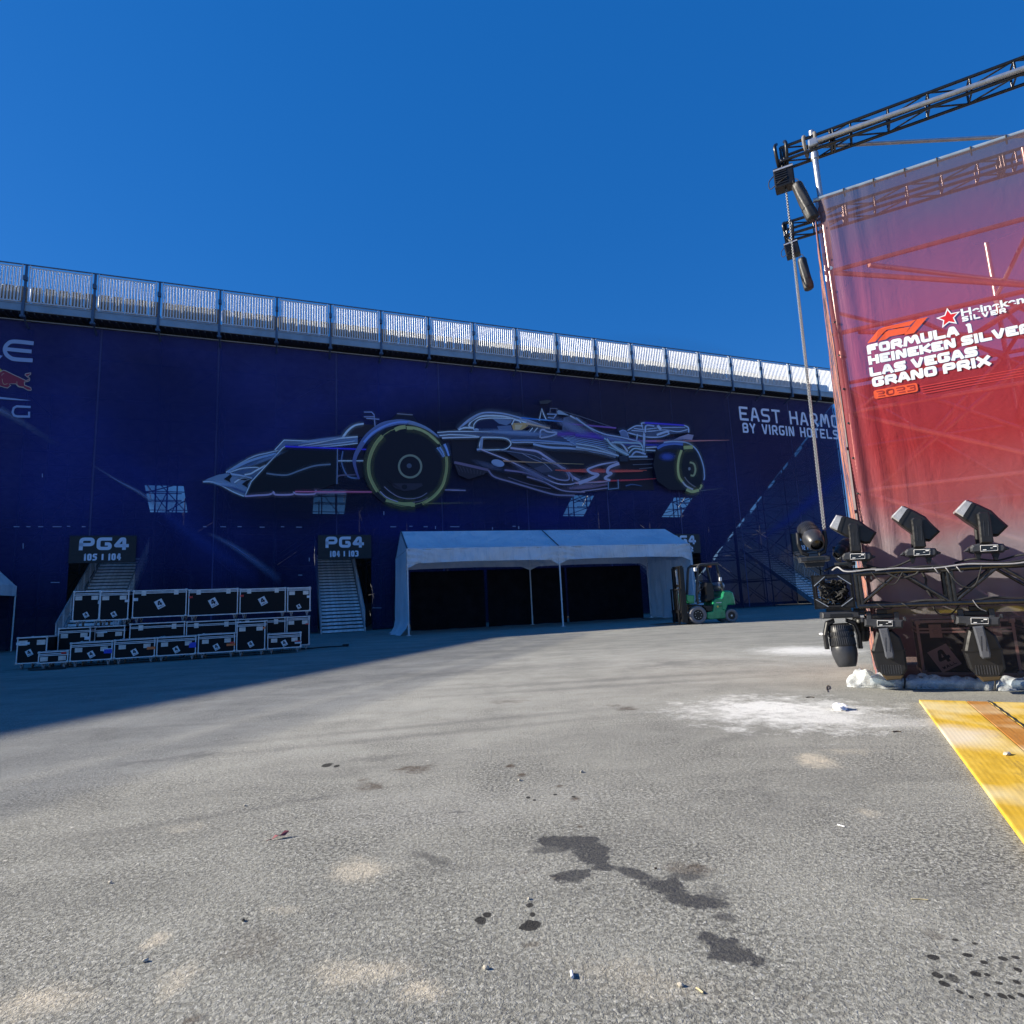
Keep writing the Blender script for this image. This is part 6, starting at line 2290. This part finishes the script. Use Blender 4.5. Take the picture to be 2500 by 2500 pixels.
def spot_light(label, u_, v, z, axis, k, down=False, yaw=0.0):
    """Barrel headed moving light; origin at its pivot, axis is where the lens points."""
    r_ = tag(empty('moving_light', up(u_, v, z), R(TW.deg) + yaw), label, 'stage light', 'moving stage lights on the truss')
    ax = Vector(axis).normalized()
    mt = ax.to_track_quat('Z', 'Y').to_matrix().to_4x4() @ Matrix.Scale(k, 4)
    m_ = MB()
    m_.lathe([(.01, -.215), (.085, -.21), (.11, -.185), (.118, -.12), (.12, .02), (.118, .03)], mt, 32)
    hd = m_.build('lamp_head', BLACKP, r_)
    m_ = MB()
    m_.lathe([(.119, .03), (.123, .05), (.12, .11), (.1, .19), (.084, .23), (.076, .235), (.07, .22)], mt, 32, cap=False)
    m_.build('front_shell', GREYP, hd)
    m_ = MB()
    m_.lathe([(.001, .205), (.05, .203), (.071, .19)], mt, 24, cap=False)
    m_.build('lens', GLASS_D, hd)
    m_ = MB()
    for ring_, (h0, h1) in enumerate(((-.19, -.14), (-.12, -.08), (-.06, .015))):
        for q in range(40):
            an = 2 * math.pi * q / 40
            rr = .119 if ring_ else .112
            p0 = mt @ Vector((rr * math.cos(an), rr * math.sin(an), h0))
            p1 = mt @ Vector(((rr + .003) * math.cos(an), (rr + .003) * math.sin(an), h1))
            m_.tube(p0, p1, .0032 * k, 4)
    m_.build('cooling_rib', GREYP, hd)
    sg = 1 if down else -1
    for s_ in (-1, 1):
        m_ = MB()
        q = [(s_ * .135, .05 * -sg), (s_ * .175, .05 * -sg), (s_ * .178, sg * .1), (s_ * .14, sg * .235), (s_ * .06, sg * .265), (s_ * .055, sg * .225), (s_ * .12, sg * .19), (s_ * .14, sg * .08)]
        m_.prism([(x * k, zz * k) for x, zz in q], -.045 * k, .045 * k, bev=.01 * k)
        m_.build('yoke_arm', BLACKP, r_)
    m_ = MB()
    m_.prism([(x * k, zz * k) for x, zz in ((-.18, sg * .27), (-.17, sg * .335), (.17, sg * .335), (.18, sg * .27))], -.1 * k, .1 * k, bev=.012 * k)
    m_.build('base', GREYP, r_)
    m_ = MB()
    m_.prism([(x * k, zz * k) for x, zz in ((-.12, sg * .34), (-.1, sg * .4), (.1, sg * .4), (.12, sg * .34))], -.04 * k, .04 * k)
    m_.build('clamp', BLACKM, r_)
    m_ = MB()
    m_.bb((-.1 * k, -.104 * k, sg * .315 * k), (.1 * k, -.1 * k, sg * .285 * k))
    m_.build('display', GLASS_D, r_)
    return r_


vB = VT + .12
a = ON(1980, 1308, vB)
spot_light('round barrel light standing on the corner block, lens tipped towards the viewer', a[0], vB, a[1], (.12, -.8, -.62), .92, yaw=R(12))
a = ON(2058, 1572, vB)
spot_light('round barrel light hanging under the corner block, pointing at the ground', a[0], vB, a[1], (.04, -.12, -1), 1.08, True, R(10))
a = ON(2058, 1338, VT + .34)
spot_light('small light with a bright rim half hidden behind the first box-headed light', a[0], VT + .42, a[1], (-.5, -.6, -.6), .62)
a = ON(2105, 1535, VT + .42)
spot_light('black light hanging in shade behind the truss end', a[0], VT + .4, a[1], (.0, .1, -1), .6, True)

# ------------------------------------------------------------------ black cases and a ledge seen through the foot of the banner
for k, (u_, lab) in enumerate(((.45, 'black flight case with a 4 sticker seen through the foot of the red banner'), (1.45, 'black flight case further right behind the foot of the red banner'))):
    flight_case(lab, up(u_, .35, .1), R(TW.deg), .92, .6, .62, False, .2, 'latches', (.25, .3, .26), (('white', .55, .9, .1, .03),), group='black flight cases behind the banner')
mb = MB()
mb.bb((.1, .3, .8), (4.2, .36, .86))
o_ = mb.build('lime_strap', M('lime_webbing', (.4, .6, .03), .6, 0, .3, 2))
o_.location, o_.rotation_euler = TW.o, (0, 0, R(TW.deg))
tag(o_, 'lime green strap stretched behind the foot of the red banner', 'strap')
for x, z0_, z1_ in ((.9, .8, 1.25), (2.4, .7, 1.2)):
    pass
mb = MB()
mb.bb((-.04, .02, .02), (4.3, .12, .1))
o_ = mb.build('base_beam', BLACKM)
o_.location, o_.rotation_euler = TW.o, (0, 0, R(TW.deg))
tag(o_, 'black beam along the foot of the red banner', 'beam')

# plastic sheet wrapped round the foot
mb = MB()
nx, na = 170, 14
vsx = []
for i in range(nx + 1):
    u_ = -.34 + 3.6 * i / nx
    tie = min(abs(u_ - q) for q in (.22, 1.02, 1.42, 2.1))
    sq = 1 - .38 * math.exp(-(tie / .035) ** 2)
    en = min(1, (u_ + .34) / .2) ** .5 if u_ < -.14 else 1
    for j in range(na + 1):
        an = math.pi * 1.08 * j / na
        rr = (.095 + .012 * math.sin(u_ * 19 + j * .9) + .008 * math.sin(u_ * 41 - j * 1.3) + .012 * math.sin(u_ * 8 + j * .6)) * sq * (.35 + .65 * en) * (1.3 if u_ < .15 else 1)
        rr *= 1 + (.28 * math.sin(u_ * 33 + j * 1.5) * math.sin(j * .9 + u_ * 12) if u_ < .12 else .0)
        vsx.append((u_, -.07 - rr * 1.15 * math.cos(an), max(.008, rr * 1.3 * math.sin(an) + .004)))
mb.add(vsx, [[i * (na + 1) + j, i * (na + 1) + j + 1, (i + 1) * (na + 1) + j + 1, (i + 1) * (na + 1) + j] for i in range(nx) for j in range(na)], 0, True)
o_ = mb.build('plastic_sheet', FILM, None, False)
o_.location, o_.rotation_euler = TW.o, (0, 0, R(TW.deg))
tag(o_, 'crumpled clear plastic sheet rolled along the foot of the red banner', 'plastic sheet')
mb = MB()
mb.tube((-.1, -.06, .06), (4.2, -.06, .06), .045, 10)
o_ = mb.build('pale_pipe', M('pale_blue_pipe', (.45, .52, .56), .35, .2))
o_.location, o_.rotation_euler = TW.o, (0, 0, R(TW.deg))
tag(o_, 'pale pipe inside the plastic at the foot of the red banner', 'pipe')
for u_, lab in ((.22, 'black tie round the plastic sheet nearest its crumpled end'), (1.02, 'black tie in the middle of the plastic sheet above the yellow mat'), (1.42, 'black tie at the right end of the plastic sheet')):
    mb = MB()
    mb.path([(u_ + .02 * math.sin(q * 2), -.075 - .1 * math.cos(q), max(.01, .01 + .15 * math.sin(q))) for q in [math.pi * k / 12 for k in range(13)]], .009, 6)
    mb.path(crom([(u_, -.04, .15), (u_ - .02, -.05, .2), (u_ - .03, -.03, .22)], 4), .006, 5)
    o_ = mb.build('tie', RUBBER)
    o_.location, o_.rotation_euler = TW.o, (0, 0, R(TW.deg))
    tag(o_, lab, 'tie', 'ties round the plastic sheet')

# ------------------------------------------------------------------ ribbed mats on the ground
def mat_material(name, c, c2, patch=None):
    t = NT(name)
    ob = t.obj()
    n1 = t.noise(ob, 2.2, 5, .65)
    n2 = t.noise(t.obj((1, .12, 1)), 30, 4, .6)
    cl_ = t.mix(t.rng(n1, .35, .7), c, c2)
    cl_ = t.mix(t.rng(n2, .45, .7, 0, .5), cl_, tuple(q * .5 for q in c))
    cl_ = t.mix(t.math('MULTIPLY', t.rng(t.noise(t.obj((2.5, .5, 1)), 5, 6, .75, .8), .58, .72), .55), cl_, (.1, .08, .05))
    dst = t.rng(t.noise(ob, 1.1, 3, .5), .5, .66, 0, .6)
    cl_ = t.mix(dst, cl_, (.74, .66, .42))
    if patch:
        mp_ = t.n('ShaderNodeMapping', vector_type='TEXTURE')
        mp_.inputs['Location'].default_value = (patch[0], patch[1], 0)
        mp_.inputs['Scale'].default_value = (patch[2], patch[3], 1e3)
        t.l(ob, mp_.inputs[0])
        le = t.n('ShaderNodeVectorMath', operation='LENGTH')
        t.l(mp_.outputs[0], le.inputs[0])
        cl_ = t.mix(t.rng(t.math('ADD', le.outputs['Value'], t.math('MULTIPLY', t.math('SUBTRACT', n1, .5), 1.6)), 1.3, .4, 0, .8, True), cl_, (.72, .64, .5))
    wv_ = t.n('ShaderNodeTexWave', wave_type='BANDS', bands_direction='X')
    wv_.inputs['Scale'].default_value = 11
    wv_.inputs['Distortion'].default_value = .15
    t.l(ob, wv_.inputs['Vector'])
    wy = t.n('ShaderNodeTexWave', wave_type='BANDS', bands_direction='Y')
    wy.inputs['Scale'].default_value = 9
    t.l(ob, wy.inputs['Vector'])
    hb = t.math('ADD', wv_.outputs[0], t.math('MULTIPLY', wy.outputs[0], .5))
    return t.done(t.bsdf(cl_, .6, 0, t.bump(hb, .12, .003), .3))


g0, g1 = gnd(2243, 1708, .03), gnd(2500, 2051, .03)
md = (g1 - g0)
ang = math.atan2(md.y, md.x) + math.pi / 2
MF = Frame((g0.x, g0.y, 0), math.degrees(ang))
pp_ = MF.loc(gnd(2322, 1795, .03))
YEL = mat_material('yellow_mat', (.62, .38, .03), (.74, .5, .08), (pp_.x, pp_.y, .3, .38))
ORA = mat_material('orange_mat', (.42, .17, .03), (.5, .24, .06))
e1 = MF.loc(gnd(2352, 1706, .03)).x
e2 = MF.loc(gnd(2411, 1711, .03)).x
for x0, x1, mm, lab in ((0, e1, YEL, 'yellow ribbed ground mat with a dusty patch, nearest the open asphalt'), (e1 + .006, e2 - .004, ORA, 'orange brown mat strip between two yellow mats'), (e2 + .006, e2 + .75, YEL, 'yellow ribbed mat at the right edge beyond the orange strip')):
    m_ = MB()
    m_.bb((x0, -7.5, .002), (x1, .0, .03), bev=.006)
    o_ = m_.build('ground_mat', mm)
    o_.location, o_.rotation_euler = MF.o, (0, 0, ang)
    tag(o_, lab, 'mat', 'mats on the ground')
m_ = MB()
pts = []
for k in range(60):
    y = -k * .12
    pts.append((e2 + .002 + .008 * (k % 2), y, .036))
m_.path(pts, .007, 5)
o_ = m_.build('rubber_joint', RUBBER)
o_.location, o_.rotation_euler = MF.o, (0, 0, ang)
tag(o_, 'black zigzag rubber joint between the orange and yellow mats', 'joint strip')

# ------------------------------------------------------------------ litter
def lump(name, label, cat, px, py, rx, ry, rz_, m_, seed=0, z=0.0, jag=.35, group=None, n=10):
    r2 = random.Random(seed)
    c = gnd(px, py, z)
    bm = bmesh.new()
    bmesh.ops.create_icosphere(bm, subdivisions=3 if jag > .3 else 2, radius=1)
    from mathutils import noise as mn
    for q in bm.verts:
        d = 1 + jag * (mn.noise(q.co * 1.8 + Vector((seed, 0, 0))) + .6 * mn.noise(q.co * 4.3 + Vector((0, seed, 0))))
        q.co = q.co * d
        q.co = Vector((q.co.x * rx, q.co.y * ry, max(q.co.z, -.5) * rz_ + rz_ * .5))
    me = bpy.data.meshes.new(name)
    bm.to_mesh(me)
    bm.free()
    me.materials.append(m_)
    o = bpy.data.objects.new(name, me)
    col.objects.link(o)
    o.location = (c.x, c.y, z + .002)
    o.rotation_euler.z = r2.uniform(0, 6)
    return tag(o, label, cat, group)


PAPER = M('paper_white', (.82, .82, .85), .7)
STONE = M('pebble', (.5, .45, .36), .8, 0, .3, 60)
lump('tissue', 'crumpled white tissue lying beside the white powder', 'tissue', 2052, 1733, .1, .055, .035, PAPER, 3, 0, .55)
lump('stone', 'tan lump lying on the yellow mat', 'stone', 2459, 1843, .03, .02, .012, STONE, 5, .03, .3)
lump('white_scrap', 'small white scrap on the far asphalt left of the stage lights', 'paper scrap', 2007, 1550, .13, .06, .03, PAPER, 8, 0, .4)
for k, (px, py, r_, lab) in enumerate(((1662, 2408, .008, 'pale pebble left of the short straw near the bottom edge'), (1186, 2366, .009, 'cream pebble on the asphalt below the oil spots, left of the white stub'), (1291, 2196, .006, 'tiny white stone above the round oil spots'), (355, 2348, .008, 'small tan stone near the lower left corner'), (268, 2156, .008, 'small white stone on the left asphalt'), (594, 2249, .007, 'dark chip on the left asphalt'), (598, 1968, .008, 'tiny pale stone above the leaf'), (1268, 1906, .01, 'white chip under the brown stains'), (1420, 1886, .012, 'bright white chip beside the brown spots right of centre'))):
    lump('stone', lab, 'stone', px, py, r_ * 1.2, r_ * .8, r_ * .7, STONE if 'dark' not in lab else RUBBER, k + 11, 0, .25, 'small stones on the asphalt')
c = gnd(1397, 2384)
mb = MB()
mb.tube((c.x, c.y - .014, .006), (c.x - .001, c.y + .016, .006), .0048, 10)
tag(mb.build('stub', PAPER), 'short white stub lying on the asphalt near the bottom edge', 'stub')
c = gnd(680, 2048)
mb = MB()
q = [(0, 0, .004), (.03, .012, .018), (.06, .03, .012), (.075, .05, .028), (.05, .05, .03), (.03, .035, .012), (.01, .025, .02)]
mb.poly([(c.x - .03 + a, c.y - .02 + b, z) for a, b, z in q[:4] + q[4:]])
mb.tube((c.x - .05, c.y - .03, .006), (c.x - .03, c.y - .02, .006), .002, 5)
o_ = mb.build('leaf', M('dry_leaf', (.25, .06, .07), .6, 0, .3, 40), None, False)
so_ = o_.modifiers.new('t', 'SOLIDIFY')
so_.thickness = .0012
tag(o_, 'curled dark red leaf on the asphalt', 'leaf')
TWIG = M('twig', (.06, .045, .035), .8)
STRAW = M('straw', (.55, .46, .26), .7)
for pts, m_, lab, r_ in ((((2021, 1690), (2018, 1680), (2023, 1674), (2025, 1682), (2019, 1684)), TWIG, 'thin looped dark wire on the asphalt left of the plastic sheet', .004), (((1968, 1704), (1978, 1703), (1988, 1704)), TWIG, 'short dark twig left of the looped wire', .005), (((2225, 2197), (2245, 2197), (2266, 2199)), STRAW, 'long pale straw on the right asphalt', .002), (((1700, 2415), (1708, 2420), (1717, 2427)), STRAW, 'short straw near the bottom edge right of the pale pebble', .003), (((2045, 2015), (2054, 2018), (2062, 2020)), PAPER, 'thin white sliver on the asphalt right of centre', .003), (((1598, 2122), (1604, 2122)), TWIG, 'tiny dark twig beside the oil marks', .004), (((2180, 1788), (2190, 1787), (2200, 1788)), TWIG, 'dark twig between the powder and the yellow mat', .005)):
    mb = MB()
    P3 = [tuple(gnd(a, b) + Vector((0, 0, r_ + .001))) for a, b in pts]
    mb.path(crom(P3, 4), r_, 5)
    tag(mb.build('twig' if m_ is TWIG else 'straw', m_), lab, 'twig' if m_ is TWIG else 'straw')
bpy.context.view_layer.update()
